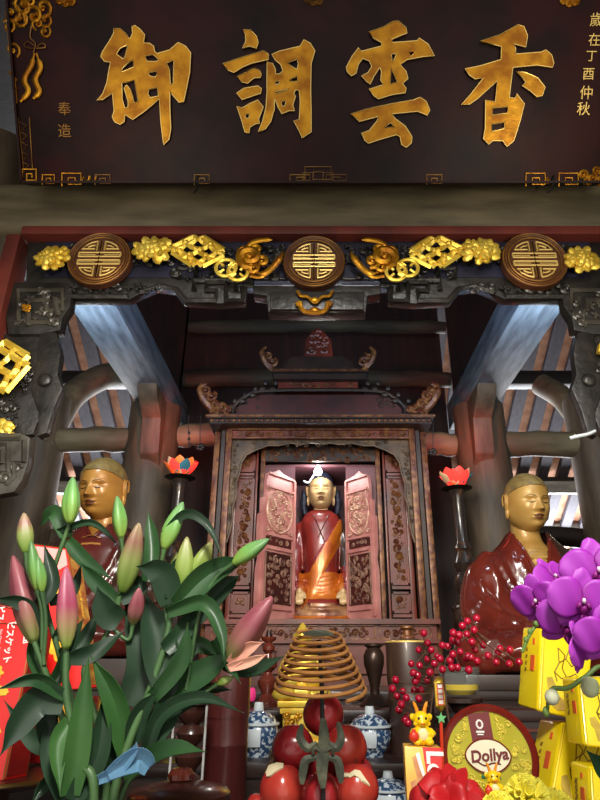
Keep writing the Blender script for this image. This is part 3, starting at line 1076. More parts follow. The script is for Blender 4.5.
def knot(o, cu, cv, e1, e2, y, mtl, wd):
    """endless knot: bands running both ways with looped ends"""
    g = G()
    def K(a, b, z=0.0):
        p = W(cu + a * e1[0] + b * e2[0], cv + a * e1[1] + b * e2[1], y)
        return Vector((p.x, p.y - z, p.z))
    for k in (-1, 0, 1):
        for q in range(6):
            a0, a1 = -1.5 + q * 0.5, -1.0 + q * 0.5
            g.tube([K(a0, k), K((a0 + a1) / 2, k, 0.008 if (q + k) % 2 else 0.0), K(a1, k)], wd, 4, nrm=(0, 1, 0), flat=0.7)
            g.tube([K(k, a0), K(k, (a0 + a1) / 2, 0.0 if (q + k) % 2 else 0.008), K(k, a1)], wd, 4, nrm=(0, 1, 0), flat=0.7)
    for a, b in ((-1, 0), (0, 1)):
        for s in (-1.5, 1.5):
            g.tube([K(s, a), K(s, b)] if (a + s) % 1 else [K(s, a), K(s, b)], wd, 4, nrm=(0, 1, 0), flat=0.7)
            g.tube([K(a, s), K(b, s)], wd, 4, nrm=(0, 1, 0), flat=0.7)
    return g.fin('endless_knot', mtl, o)


knot(lin_o, 198, 251, (10.5, -5.2), (10, 6.5), 1.86, 'bright_gold', 0.011)
knot(lin_o, mir(198), 252, (-10.5, -5.2), (-10, 6.5), 1.86, 'bright_gold', 0.011)


def coins(f, s):
    g = G()
    def ln(pts, r, n=7):
        g.tube(catmull([W(f(u), v, 1.855 - 0.004 * (i % 2)) for i, (u, v) in enumerate(pts)], 4), r, n, flat=0.6, nrm=(0, 1, 0))
    for cu, cv in ((226, 268), (238, 272)):
        c = W(f(cu), cv, 1.85); r = 10 * PX(f(cu), cv, 1.85)
        g.torus(c, r, 0.0075, 'y', 20, 6)
        for a in (45, 135, 225, 315):
            g.tube([c + Vector((r * .3 * math.cos(R(a)), 0, r * .3 * math.sin(R(a)))), c + Vector((r * math.cos(R(a)), 0, r * math.sin(R(a))))], 0.006, 5)
    g.fin('coin_pair', 'bright_gold', lin_o)
    g = G()
    for cu, cv, r, t in ((250, 258, 13, 1.5), (262, 262, 8, 1.3), (244, 252, 7, 1.2), (256, 250, 7, 1.2), (252, 268, 7, 1.2)):
        c = W(f(cu), cv, 1.85)
        scroll(g, Matrix.Translation(c) @ XZ, 0, 0, r * PX(f(cu), cv, 1.85), t, cu, 1 if s else -1, 0.3, 6)
    ln([(244, 252), (252, 243), (264, 240), (272, 240)], [0.004, 0.006] + [0.011] * 9 + [0.006, 0.004][:2])
    ln([(248, 268), (262, 274), (272, 268), (280, 258), (283, 252)], [0.005] * 4 + [0.013] * 9 + [0.008] * 2 + [0.004] * 2)
    ln([(250, 276), (262, 277), (270, 270)], 0.007)
    g.fin('cloud_scroll', 'gold', lin_o)
both(coins)
for (pts, r) in (([(297, 291), (301, 296), (308, 297), (315, 303), (322, 297), (329, 296), (333, 291)], 0.006), ([(296, 305), (300, 303), (301, 308), (306, 312), (314, 313), (322, 312), (327, 308), (328, 303), (332, 305)], 0.009)):
    g = G()
    g.tube(catmull([W(u, v, 1.865) for u, v in pts], 4), r, 7)
    g.ball(W(314.5, pts[len(pts) // 2][1] - 3, 1.865), (0.02, 0.008, 0.012), 8, 6)
    g.fin('cloud_bracket', 'gold', lin_o)

# carved side pieces hanging down beside the opening
def side(f, s):
    who = 'left' if s == 0 else 'right'
    b = thing('carved_bracket', 'black carved fret bracket with %s hanging down the %s side of the opening' % ('gilt knot' if s == 0 else 'leaf knob', who), 'carving', (W(f(20), 380, 1.9).x, 1.9, W(20, 470, 1.9).z))
    y = 1.895
    g = G()
    g.prism_xz([lp(f(u), v, y) for u, v in [(14, 282), (66, 282), (72, 290), (70, 306), (62, 318), (60, 330), (40, 334), (8, 334), (4, 310)]], y, y + 0.05)
    g.prism_xz([lp(f(u), v, y) for u, v in [(40, 330), (56, 332), (60, 352), (57, 374), (62, 388), (52, 410), (46, 432), (36, 436), (38, 410), (30, 388), (36, 360)]], y + 0.004, y + 0.045)
    g.prism_xz([lp(f(u), v, y) for u, v in [(-20, 330), (40, 332), (36, 360), (30, 388), (38, 412), (30, 432), (-20, 440)]], y + 0.02, y + 0.05)
    g.bevel(0.005)
    g.fin('fret_panel', 'black_carving', b)
    g = G()
    for ply in ([(18, 322), (18, 290), (62, 290), (62, 310), (50, 310), (50, 322), (30, 322)], [(30, 300), (46, 300), (46, 312)], [(28, 312), (28, 326)], [(54, 298), (58, 316)]):
        g.tube([W(f(u), v, y - 0.004) for u, v in ply], 0.011, 4, nrm=(0, 1, 0))
    carve(g, Matrix.Translation((0, y - 0.004, 0)) @ XZ, min(lp(f(16), 300, y)[0], lp(f(66), 300, y)[0]), lp(0, 330, y)[1], max(lp(f(16), 300, y)[0], lp(f(66), 300, y)[0]), lp(0, 286, y)[1], 12, 41 + s, 0.012, 0.024, th=0.32)
    g.fin('fret_carving', 'grey_carving', b)
    g = G()
    carve(g, Matrix.Translation((0, y + 0.014, 0)) @ XZ, min(lp(f(2), 300, y)[0], lp(f(44), 300, y)[0]), lp(0, 432, y)[1], max(lp(f(2), 300, y)[0], lp(f(44), 300, y)[0]), lp(0, 390, y)[1], 14, 51 + s, 0.01, 0.022, th=0.3)
    g.fin('leaf_carving', 'black_carving', b)
    g = G()
    carve(g, Matrix.Translation((0, y, 0)) @ XZ, min(lp(f(34), 300, y)[0], lp(f(56), 300, y)[0]), lp(0, 394, y)[1], max(lp(f(34), 300, y)[0], lp(f(56), 300, y)[0]), lp(0, 366, y)[1], 6, 61 + s, 0.008, 0.016, th=0.3)
    g.ball(W(f(45), 380, y), (0.026, 0.012, 0.026), 10, 6)
    g.fin('leaf_boss', 'black_carving', b)
    if s == 0:
        knot(b, -1, 368, (11.3, -13.0), (12.0, 7.2), 1.87, 'bright_gold', 0.0125)
        g = G()
        rnd = random.Random(9)
        for k in range(14):
            a = rnd.uniform(0, 6.28); q = rnd.uniform(0, 0.035)
            p = W(4, 430, 1.87)
            g.ball((p.x + q * math.cos(a), p.y - 0.01 * rnd.random(), p.z + q * math.sin(a)), (0.02, 0.008, 0.015), 8, 5, None, (rnd.uniform(-.4, .4), rnd.uniform(-3, 3), 0))
        g.fin('peony', 'bright_gold', b)
        g = G()
        for k in range(7):
            p = W(26 + 2.2 * math.cos(k), 308 + 2.4 * math.sin(k * 1.7), 1.88)
            g.ball(p, (0.011, 0.006, 0.009), 6, 4)
        g.fin('gilt_leaf', 'gold', b)
        q = 1.845
        g = G()
        g.prism_xz([lp(u, v, q) for u, v in [(-20, 431), (20, 433), (30, 437), (28, 462), (22, 480), (14, 492), (-20, 498)]], q, q + 0.045)
        g.bevel(0.006)
        pn = g.fin('fret_foot', 'grey_carving', b)
        g = G()
        for ply in ([(-10, 444), (8, 444), (8, 472), (-10, 472)], [(-10, 452), (2, 452), (2, 464)], [(24, 440), (24, 462), (14, 462), (14, 476), (6, 484)], [(-14, 438), (20, 438)]):
            g.tube([W(u, v, q - 0.003) for u, v in ply], 0.009, 4, nrm=(0, 1, 0))
        for u, v in ((16, 468), (4, 478)):
            scroll(g, Matrix.Translation(W(u, v, q - 0.002)) @ XZ, 0, 0, 0.02, 1.3, 0, 1, 0.3)
        g.fin('fret_carving', 'grey_carving', pn)
    else:
        p = W(600, 347, 1.87)
        g = G(); g.prism_xz([(p.x - 0.012, p.z - 0.02), (p.x + 0.03, p.z - 0.03), (p.x + 0.03, p.z + 0.02), (p.x + 0.0, p.z + 0.014)], 1.865, 1.885)
        g.fin('gilt_leaf', 'bright_gold', b)
        g = G(); g.tube(catmull([W(570, 438, 1.89), W(578, 436, 1.88), (W(588, 434, 1.88)), W(595, 431, 1.89)], 4), 0.006, 6)
        g.fin('cable_clip', 'porcelain', b)
both(side)
# ================================================================== STEPPED ALTAR
def zv(v, y):
    return W(317, v, y).z


def step(name, x0, x1, y0, y1, z0, z1, m, label, panels=0, seed=0):
    t = thing(name, label, 'altar', ((x0 + x1) / 2, (y0 + y1) / 2, z0))
    g = G(); g.box(((x0 + x1) / 2, (y0 + y1) / 2, (z0 + z1 - 0.03) / 2), (x1 - x0 - 0.04, y1 - y0 - 0.02, z1 - z0 - 0.03))
    g.fin('body', m, t)
    g = G(); g.box(((x0 + x1) / 2, (y0 + y1) / 2, z1 - 0.015), (x1 - x0, y1 - y0, 0.03)); g.bevel(0.008)
    g.fin('top', m, t)
    if panels:
        w = (x1 - x0 - 0.1) / panels
        for k in range(panels):
            xa = x0 + 0.05 + k * w
            g = G()
            yb = y0 + 0.012
            for (cx, cz, sx, sz) in ((xa + w / 2, z1 - 0.05, w - 0.02, 0.008), (xa + w / 2, z1 - 0.135, w - 0.02, 0.008), (xa + 0.012, z1 - 0.0925, 0.008, 0.09), (xa + w - 0.012, z1 - 0.0925, 0.008, 0.09)):
                g.box((cx, yb - 0.004, cz), (sx, 0.012, sz))
            carve(g, Matrix.Translation((0, yb, 0)) @ XZ, xa + 0.02, z1 - 0.128, xa + w - 0.02, z1 - 0.056, 10, seed + k, 0.012, 0.024)
            g.fin('carved_panel', 'shrine_lacquer', t)
    return t


T_FIG = zv(691, 2.3)      # platform carrying the two side figures
step('altar_platform', -1.5, 1.5, 2.28, 2.88, 0.0, T_FIG, 'altar_dark', 'broad dark lacquered altar platform under the two seated figures', 8, 100)
T_CAN = zv(707, 1.99)     # step with candlestick and vase
step('altar_step', -0.80, 0.80, 1.86, 2.26, 0.0, T_CAN, 'altar_dark', 'dark altar step carrying the turned candlestick and the bronze vase', 6, 120)
T_JAR = zv(757, 1.68)     # shelf with the porcelain jars
step('altar_step', -0.80, 0.80, 1.58, 1.85, 0.0, T_JAR, 'altar_dark', 'dark altar step carrying the two higher porcelain jars', 0)
T_LOW = 1.215
step('altar_step', -0.80, 0.80, 1.45, 1.575, 0.0, T_LOW, 'altar_dark', 'lowest dark altar step, under the lower porcelain jar')
T_TAB = 1.235
step('offering_table', -1.0, 1.0, 1.0, 1.44, 0.0, T_TAB, 'altar_lacquer', 'lacquered offering table under fruit, tins and boxes')
T_FRO = 1.10
step('offering_table', -1.0, 1.0, 0.50, 0.985, 0.0, T_FRO, 'altar_lacquer', 'lower lacquered table nearest the viewer, under the flower vases')

# ================================================================== THE SHRINE
SX = 0.018
SY = 2.95
Z0 = T_FIG
shr = thing('shrine', 'tall carved dark red shrine cabinet with open doors and stepped roof, in the centre', 'shrine', (SX, 3.2, Z0))


def spx(u, v, y):
    p = W(u, v, y)
    return (p.x, p.z)


zc = zv(424, 2.88)            # under side of the cornice
zbase = zv(622, SY)           # top of the plinth
# plinth with carved panels
g = G()
g.box((SX, 3.24, (Z0 + zbase) / 2), (1.06, 0.60, zbase - Z0))
for z, w, h in ((Z0 + 0.02, 1.12, 0.04), (Z0 + 0.058, 1.09, 0.02), (zbase - 0.085, 1.07, 0.014), (zbase, 1.09, 0.022)):
    g.box((SX, 3.22, z), (w, 0.62, h))
g.fin('plinth', 'shrine_lacquer', shr)
g = G()
for k in range(4):
    xa = SX - 0.50 + k * 0.255
    zt, zb2 = zbase - 0.016, zbase - 0.074
    for (cx, cz, sx, sz) in ((xa + .12, zt, .235, .006), (xa + .12, zb2, .235, .006), (xa + .003, (zt + zb2) / 2, .006, zt - zb2), (xa + .237, (zt + zb2) / 2, .006, zt - zb2)):
        g.box((cx, 2.934, cz), (sx, 0.012, sz))
    carve(g, Matrix.Translation((0, 2.937, 0)) @ XZ, xa + .01, zb2 + .005, xa + .23, zt - .005, 14, 200 + k, 0.010, 0.02)
g.fin('carved_panel', 'worn_gilt', shr)
g = G()
for k in range(9):
    carve(g, Matrix.Translation((0, 2.912, 0)) @ XZ, SX - 0.52 + k * 0.115, Z0 + 0.07, SX - 0.41 + k * 0.115, zbase - 0.095, 3, 230 + k, 0.010, 0.018)
g.fin('leaf_carving', 'shrine_lacquer', shr)

# outer frame posts
for s in (-1, 1):
    g = G(); g.box((SX + s * 0.478, SY + 0.02, (zbase + zc) / 2), (0.032, 0.05, zc - zbase + 0.02)); g.bevel(0.006)
    g.fin('post', 'worn_gilt', shr)
    g = G(); g.box((SX + s * 0.51, 3.24, (zbase + zc) / 2), (0.02, 0.55, zc - zbase)); g.fin('side_panel', 'shrine_dark', shr)
    # thin prop standing a little out at each side
    g = G(); g.box((SX + s * 0.545, SY + 0.05, (Z0 + zc) / 2), (0.03, 0.03, zc - Z0)); g.bevel(0.005)
    g.fin('corner_post', 'worn_gilt', shr)
# frieze with scrolls and the scalloped fringe hanging from it
zf = zv(438, SY)
g = G(); g.box((SX, SY + 0.02, (zf + zc) / 2), (0.93, 0.03, zc - zf)); g.fin('frieze', 'shrine_lacquer', shr)
g = G()
carve(g, Matrix.Translation((0, SY, 0)) @ XZ, SX - 0.45, zf, SX + 0.45, zc - 0.008, 80, 250, 0.010, 0.022, th=.3)
g.box((SX, SY, zc - 0.004), (0.93, 0.02, 0.008))
g.box((SX, SY, zf - 0.002), (0.93, 0.02, 0.007))
g.fin('frieze_carving', 'worn_gilt', shr)
g = G()
lows = [(0.0, 0.022), (0.05, 0.018), (0.10, 0.028), (0.16, 0.020), (0.22, 0.034), (0.28, 0.034), (0.34, 0.060), (0.385, 0.085), (0.41, 0.13), (0.418, 0.19), (0.432, 0.24), (0.428, 0.31), (0.442, 0.36), (0.44, 0.43), (0.452, 0.50), (0.463, 0.54)]
pts = [(SX + x, zf - d) for x, d in lows] + [(SX + 0.464, zf), (SX - 0.464, zf)] + [(SX - x, zf - d) for x, d in reversed(lows[1:])]
g.prism_xz(pts, SY + 0.02, SY + 0.035)
for s in (-1, 1):
    carve(g, Matrix.Translation((0, SY + 0.02, 0)) @ XZ, SX + (0.42 if s > 0 else -0.464), zf - 0.45, SX + (0.464 if s > 0 else -0.42), zf - 0.02, 18, 260 + s, 0.008, 0.014, inside=lambda x, y: abs(x - SX) > 0.425 + 0.06 * (zf - y))
    g.tube([(SX + s * x, SY + 0.018, zf - d) for x, d in lows], 0.006, 5)
carve(g, Matrix.Translation((0, SY + 0.02, 0)) @ XZ, SX - 0.38, zf - 0.045, SX + 0.38, zf, 26, 266, 0.009, 0.016)
g.fin('scalloped_fringe', 'fringe_wood', shr)

# set-back screen: stiles, rails and carved panels both sides of the opening
YS = 3.06
ztop = zv(446, YS)
def panel(x0, x1, z0_, z1_, n, seed, name='carved_panel'):
    g = G()
    g.box(((x0 + x1) / 2, YS + 0.012, (z0_ + z1_) / 2), (x1 - x0, 0.012, z1_ - z0_))
    for (cx, cz, sx, sz) in (((x0 + x1) / 2, z1_ - .004, x1 - x0, .010), ((x0 + x1) / 2, z0_ + .004, x1 - x0, .010), (x0 + .004, (z0_ + z1_) / 2, .009, z1_ - z0_), (x1 - .004, (z0_ + z1_) / 2, .009, z1_ - z0_)):
        g.box((cx, YS + 0.002, cz), (sx, 0.014, sz))
    o = g.fin(name, 'shrine_lacquer', shr)
    g = G()
    carve(g, Matrix.Translation((0, YS + 0.004, 0)) @ XZ, x0 + .014, z0_ + .014, x1 - .014, z1_ - .014, n * 3, seed, 0.010, 0.024, th=.3)
    g.fin('relief', 'worn_gilt', o)
for s in (-1, 1):
    def X(a):
        return SX + s * a
    for a, w in ((0.305, 0.024), (0.335, 0.012), (0.45, 0.024)):
        g = G(); g.box((X(a), YS, (zbase + ztop) / 2), (w, 0.03, ztop - zbase)); g.bevel(0.004); g.fin('stile', 'worn_gilt' if a == 0.305 else 'shrine_lacquer', shr)
    for v0, v1, n in ((454, 472, 3), (477, 585, 12), (592, 613, 3)):
        xa, xb = sorted((X(0.346), X(0.437)))
        panel(xa, xb, zv(v1, YS), zv(v0, YS), n, 300 + v0 + s)
    for v in (475, 588, 616, 450):
        g = G(); g.box((X(0.393), YS, zv(v, YS)), (0.09, 0.028, 0.014)); g.fin('rail', 'shrine_lacquer', shr)
zo = zv(461, YS)
g = G(); g.box((SX, YS + 0.01, (zo + ztop) / 2), (0.60, 0.02, ztop - zo))
g.fin('lintel', 'shrine_dark', shr)
g = G(); carve(g, Matrix.Translation((0, YS, 0)) @ XZ, SX - 0.28, zo - 0.012, SX + 0.28, ztop, 34, 330, 0.010, 0.02)
g.fin('lintel_carving', 'worn_gilt', shr)
g = G(); g.box((SX, YS, zbase + 0.008), (0.62, 0.03, 0.022)); g.fin('sill', 'worn_gilt', shr)
# corner fretwork low beside the doors
for s in (-1, 1):
    g = G()
    carve(g, Matrix.Translation((0, YS + 0.02, 0)) @ XZ, min(SX + s * 0.20, SX + s * 0.295), zbase + 0.01, max(SX + s * 0.20, SX + s * 0.295), zbase + 0.16, 12, 340 + s, 0.010, 0.022, inside=lambda x, y: (abs(x - SX) - 0.19) * 1.6 > (y - zbase - 0.02) * 0.9)
    g.fin('corner_fretwork', 'worn_gilt', shr)
# niche
HW = 0.137
g = G()
for s in (-1, 1):
    g.box((SX + s * (HW + 0.09), 3.135, (zbase + zo) / 2), (0.18, 0.012, zo - zbase))
    g.box((SX + s * (HW + 0.05), 3.33, (zbase + zo) / 2), (0.012, 0.38, zo - zbase))
g.box((SX, 3.52, (zbase + zo) / 2), (0.50, 0.012, zo - zbase))
g.box((SX, 3.33, zo), (0.50, 0.38, 0.012))
g.box((SX, 3.33, zbase - 0.006), (0.50, 0.40, 0.012))
g.fin('niche', 'niche_lacquer', shr)
g = G()
g.box((SX, 3.26, zc + 0.01), (1.02, 0.6, 0.02))
g.box((SX, 3.54, (zbase + zc) / 2), (1.0, 0.02, zc - zbase))
g.fin('carcass', 'shrine_dark', shr)

# the two open doors, hinged at the niche and swung out to the viewer
def door(s, wd, ang):
    zt, zb2 = zv(477, 3.125), zbase + 0.015
    hx = SX + s * HW
    Mx = Matrix.Translation((hx, 3.125, 0)) @ Matrix.Rotation(ang, 4, 'Z')
    # local: X along the door from the hinge, +Y back, so front face is -Y
    if s < 0:
        Mx = Mx @ Matrix.Diagonal((-1, 1, 1, 1))
    h = zt - zb2
    def Q(a, b):
        return (a * wd, zb2 + b * h)
    g = G()
    outline = [Q(0, 0), Q(1, 0), Q(1, .30), Q(.95, .38), Q(1, .45), Q(1, .66), Q(.93, .68), Q(.93, .78), Q(.84, .80), Q(.84, .90), Q(.80, .965), Q(.62, .985), Q(.5, 1.012), Q(.34, .99), Q(0, .975)]
    a = [g.bm.verts.new((x, 0, z)) for x, z in outline]
    b_ = [g.bm.verts.new((x, 0.02, z)) for x, z in outline]
    g.bm.faces.new(a); g.bm.faces.new(list(reversed(b_)))
    for i in range(len(a)):
        j = (i + 1) % len(a)
        g.bm.faces.new((a[i], b_[i], b_[j], a[j]))
    for f0, f1 in ((.955, .97), (.86, .875), (.53, .545), (.44, .46), (.06, .075)):
        (x0, z0_), (x1, z1_) = Q(.04, f0), Q(.80, f1)
        g.box(((x0 + x1) / 2, -0.004, (z0_ + z1_) / 2), (x1 - x0, 0.016, z1_ - z0_))
    for fa in (.02, .90):
        (x0, z0_), (x1, z1_) = Q(fa - .02, .02), Q(fa + .04, .64 if fa > .5 else .96)
        g.box(((x0 + x1) / 2, -0.004, (z0_ + z1_) / 2), (x1 - x0, 0.014, z1_ - z0_))
    for v in list(g.bm.verts):
        v.co = Mx @ v.co
    d = g.fin('door', 'door_lacquer', shr)
    for (fa, fb, mt, nm, n, k) in ((.56, .85, 'door_carving', 'oval_relief', 30, 0), (.10, .42, 'door_carving_shaded', 'square_relief', 26, 1), (.47, .525, 'door_carving_shaded', 'bar_relief', 4, 2)):
        g = G()
        cx, cz = wd * .46, zb2 + h * (fa + fb) / 2
        rx, rz = wd * .36, h * (fb - fa) / 2
        F = Mx @ Matrix.Translation((0, -0.003, 0)) @ XZ
        q_ = G(); q_.box((cx, -.0015, cz), (rx * 2.0, .006, rz * (2.02 if k else 1.9)), Mx); q_.fin('panel', 'door_lacquer' if k == 0 else 'shrine_red', d)
        F = F @ Matrix.Translation((0, 0, .002))
        if k == 0:
            g.tube([F @ Vector((cx + rx * math.cos(2 * PI * i / 28), cz + rz * math.sin(2 * PI * i / 28), 0)) for i in range(28)], 0.006, 5, closed=True)
            ins = lambda x, y: ((x - cx) / rx) ** 2 + ((y - cz) / rz) ** 2 < 0.78
        else:
            ins = None
            if k == 1:
                g.tube([F @ Vector((cx + sx * rx, cz + sz * rz, 0)) for sx, sz in ((-1, -1), (1, -1), (1, 1), (-1, 1))], 0.006, 5, closed=True)
        carve(g, F, cx - rx, cz - rz, cx + rx, cz + rz, n, 360 + k + s, 0.010, 0.024 if k < 2 else 0.014, inside=ins, th=0.32)
        if k == 0:
            for sx in (-1, 1):
                for sz in (-1, 1):
                    scroll(g, F, cx + sx * rx * .92, cz + sz * rz * .95, 0.013, 1.2, 0, 1, .26)
        g.fin(nm, mt, d)
door(-1, 0.262, R(52))
door(1, 0.205, R(-50))

# cornice and stepped roof
g = G()
yc0 = 2.87
for (w, y0, z, h) in ((1.14, yc0, zc + 0.012, 0.024), (1.17, yc0 - 0.015, zc + 0.034, 0.02), (1.10, yc0 + 0.01, zc + 0.05, 0.016)):
    g.box((SX, (y0 + 3.56) / 2, z), (w, 3.56 - y0, h))
g.fin('cornice', 'shrine_dark', shr)
g = G()
g.box((SX, yc0 - 0.018, zc + 0.034), (1.18, 0.008, 0.012))
for k in range(40):
    g.ball((SX - 0.56 + k * 1.12 / 39, yc0 - 0.006, zc + 0.013), (0.010, 0.006, 0.008), 6, 4)
g.fin('cornice_edge', 'worn_gilt', shr)
zr = zc + 0.056
yr = 2.95
def rect_poly(pixels, y):
    return [spx(u, v, y) for u, v in pixels]
g = G(); g.prism_xz(rect_poly([(236, 414), (236, 408), (248, 398), (262, 394), (376, 394), (390, 398), (402, 408), (402, 414)], yr), yr + 0.01, yr + 0.05)
g.fin('roof_panel', 'shrine_red', shr)
g = G()
rim = [(232, 414), (234, 406), (246, 396), (262, 391), (318, 390), (376, 391), (392, 396), (404, 406), (406, 414)]
g.tube(catmull([W(u, v, yr) for u, v in rim], 3), 0.011, 6)
for i in range(18):
    u = 232 + i * 10.2
    v = 392 if 262 < u < 376 else (392 + (262 - u) * .6 if u <= 262 else 392 + (u - 376) * .6)
    p = W(u, v - 3, yr)
    if abs(u - 318) > 42:
        g.ball(p, (0.022, 0.012, 0.018), 8, 5)
        g.ball(W(u + 3, v - 9, yr), (0.014, 0.01, 0.016), 8, 5)
carve(g, Matrix.Translation((0, yr + 0.012, 0)) @ XZ, spx(232, 404, yr)[0], spx(0, 412, yr)[1], spx(262, 404, yr)[0], spx(0, 390, yr)[1], 6, 401, 0.012, 0.024)
carve(g, Matrix.Translation((0, yr + 0.012, 0)) @ XZ, spx(374, 404, yr)[0], spx(0, 412, yr)[1], spx(406, 404, yr)[0], spx(0, 390, yr)[1], 6, 402, 0.012, 0.024)
g.fin('roof_cresting', 'shrine_dark', shr)
for s in (-1, 1):
    f = (lambda u: u) if s < 0 else (lambda u: 638 - u)
    g = G()
    g.tube(catmull([W(f(222), 414, yr - .04), W(f(212), 408, yr - .05), W(f(204), 398, yr - .06), W(f(201), 388, yr - .06), W(f(206), 384, yr - .06)], 4), [0.012] * 3 + [0.024] * 9 + [0.018] * 3 + [0.012] * 2, 8)
    for k, (u, v, r) in enumerate(((216, 404, 6), (211, 396, 6), (206, 391, 5), (222, 408, 6), (215, 412, 5), (228, 410, 5))):
        scroll(g, Matrix.Translation(W(f(u), v, yr - .085)) @ XZ, 0, 0, r * 0.0048, 1.3, k, s, 0.3)
    g.fin('dragon_horn', 'worn_gilt', shr)
g = G()
g.prism_xz(rect_poly([(278, 391), (278, 379), (358, 379), (358, 391)], 3.0), 3.0, 3.3)
g.fin('upper_box', 'shrine_lacquer', shr)
g = G(); carve(g, Matrix.Translation((0, 2.998, 0)) @ XZ, spx(282, 385, 3)[0], spx(0, 390, 3)[1], spx(354, 385, 3)[0], spx(0, 380, 3)[1], 9, 410, 0.012, 0.02)
g.fin('upper_carving', 'worn_gilt', shr)
g = G()
za, zb2 = zv(379, 2.96), zv(370, 2.96)
w = spx(366, 373, 2.96)[0] - spx(270, 373, 2.96)[0]
g.box((SX, 3.13, za + (zb2 - za) * .3), (w * .97, 0.34, (zb2 - za) * .6)); g.box((SX, 3.12, za + (zb2 - za) * .8), (w, 0.36, (zb2 - za) * .4))
g.fin('upper_cornice', 'shrine_dark', shr)
g = G(); g.box((SX, 2.938, za + (zb2 - za) * .8), (w, 0.006, 0.010)); g.fin('upper_edge', 'worn_gilt', shr)
g = G(); g.prism_xz(rect_poly([(282, 371), (284, 362), (292, 356), (344, 356), (353, 362), (356, 371)], 2.98), 2.985, 3.02)
g.fin('upper_roof_panel', 'shrine_dark', shr)
g = G()
g.prism_xz(rect_poly([(304, 357), (306, 340), (312, 332), (318, 328), (324, 332), (331, 340), (333, 357)], 3.0), 3.0, 3.03)
for k, (u, v) in enumerate(((311, 350), (325, 350), (312, 340), (325, 340), (318, 345), (318, 334))):
    scroll(g, Matrix.Translation(W(u, v, 2.997)) @ XZ, 0, 0, 0.03, 1.3, k, 1 if k % 2 else -1, .3)
g.fin('flame_finial', 'shrine_lacquer', shr)
for s in (-1, 1):
    f = (lambda u: u) if s < 0 else (lambda u: 636 - u)
    g = G()
    g.tube(catmull([W(f(274), 371, 2.95), W(f(266), 362, 2.93), W(f(262), 352, 2.92), W(f(266), 347, 2.92)], 4), [0.008, 0.014, 0.014, 0.014, 0.016, 0.016, 0.016, 0.016, 0.014, 0.012, 0.01, 0.008, 0.006], 7)
    scroll(g, Matrix.Translation(W(f(272), 362, 2.93)) @ XZ, 0, 0, 0.03, 1.3, 1, s, .3)
    scroll(g, Matrix.Translation(W(f(268), 356, 2.93)) @ XZ, 0, 0, 0.022, 1.3, 2, s, .3)
    g.fin('upper_horn', 'worn_gilt', shr)

# lamp hanging at the front of the niche
lamp_p = W(318, 471, 3.13)
nl = thing('niche_lamp', 'bright white lamp shining just above the face of the central figure', 'lamp', lamp_p)
g = G(); g.lathe([(0, -0.026), (0.016, -0.020), (0.023, -0.004), (0.016, 0.012), (0.008, 0.016)], 14, Matrix.Translation(lamp_p)); g.fin('bulb', 'bulb', nl)
g = G(); g.lathe([(0.010, 0.014), (0.012, 0.03), (0.004, 0.034)], 12, Matrix.Translation(lamp_p))
g.tube([lamp_p + Vector((0, 0, 0.03)), (lamp_p.x, 3.14, zo - 0.004)], 0.003, 6); g.fin('socket', 'porcelain', nl)
g = G(); p = W(307, 482, 3.16)
g.tube(catmull([p + Vector((-0.018, 0, 0.006)), p + Vector((-0.004, -0.006, -0.004)), p + Vector((0.014, 0, 0.004)), lamp_p + Vector((-.006, 0.002, 0.004))], 4), 0.005, 6)
g.fin('wire_clip', 'porcelain', nl)
_l = light('niche_light', 'POINT', lamp_p + Vector((0, -0.05, 0.0)), 2.3, (1.0, 0.97, 0.94), 0.03)

# ================================================================== FIGURES
def head_mesh(H, wx=0.365):
    g = G()
    def ga(x, s):
        return math.exp(-(x / s) ** 2)
    def f(a, b):
        th = 2 * PI * a + PI / 2
        dz = -math.cos(PI * b)
        q = math.sqrt(max(0.0, 1 - abs(dz) ** (2.9 if dz < 0 else 2.35)))
        dx, dy = q * math.cos(th), q * math.sin(th)
        x, y, z = dx * wx, dy * 0.41, dz * 0.5
        if dz < 0:
            x *= 1 - 0.13 * (-dz) ** 1.6
            y *= 1 - 0.05 * dz * dz if dy < 0 else 1 - 0.22 * dz * dz
        if dy < 0:
            X, Z = abs(x), z
            d = 0.0
            d += ga(x, .046) * (0.034 * ga(Z - .05, .09) + 0.070 * ga(Z + .05, .055) + 0.10 * ga(Z + .105, .036))
            d += 0.045 * ga(X - .058, .03) * ga(Z + .112, .028)
            d -= 0.056 * ga(X - .14, .075) * ga(Z - .032, .042)
            d += 0.046 * ga(X - .14, .06) * ga(Z - .014, .026)
            d += 0.024 * ga(X - .13, .09) * ga(Z - .095, .024)
            d += 0.044 * ga(x, .080) * (ga(Z + .205, .018) + 0.95 * ga(Z + .252, .022))
            d -= 0.024 * ga(x, .10) * ga(Z + .229, .008)
            d -= 0.018 * ga(x, .09) * ga(Z + .30, .025)
            d += 0.034 * ga(x, .10) * ga(Z + .385, .05)
            d += 0.022 * ga(X - .20, .075) * ga(Z + .09, .08)
            y -= d * min(1, -dy * 2.2)
        return (x * H, y * H, (z + 0.5) * H)
    g.grid(f, 84, 72)
    bmesh.ops.remove_doubles(g.bm, verts=g.bm.verts, dist=H * 1e-4)
    return g.mesh('head', ang=80)


def front_hit(bvh, x, z, y0=-2.0):
    h = bvh.ray_cast(Vector((x, y0, z)), Vector((0, 1, 0)))
    return h[0]


def bvh_of(me):
    bm = bmesh.new(); bm.from_mesh(me)
    b = BVHTree.FromBMesh(bm)
    bm.free()
    return b


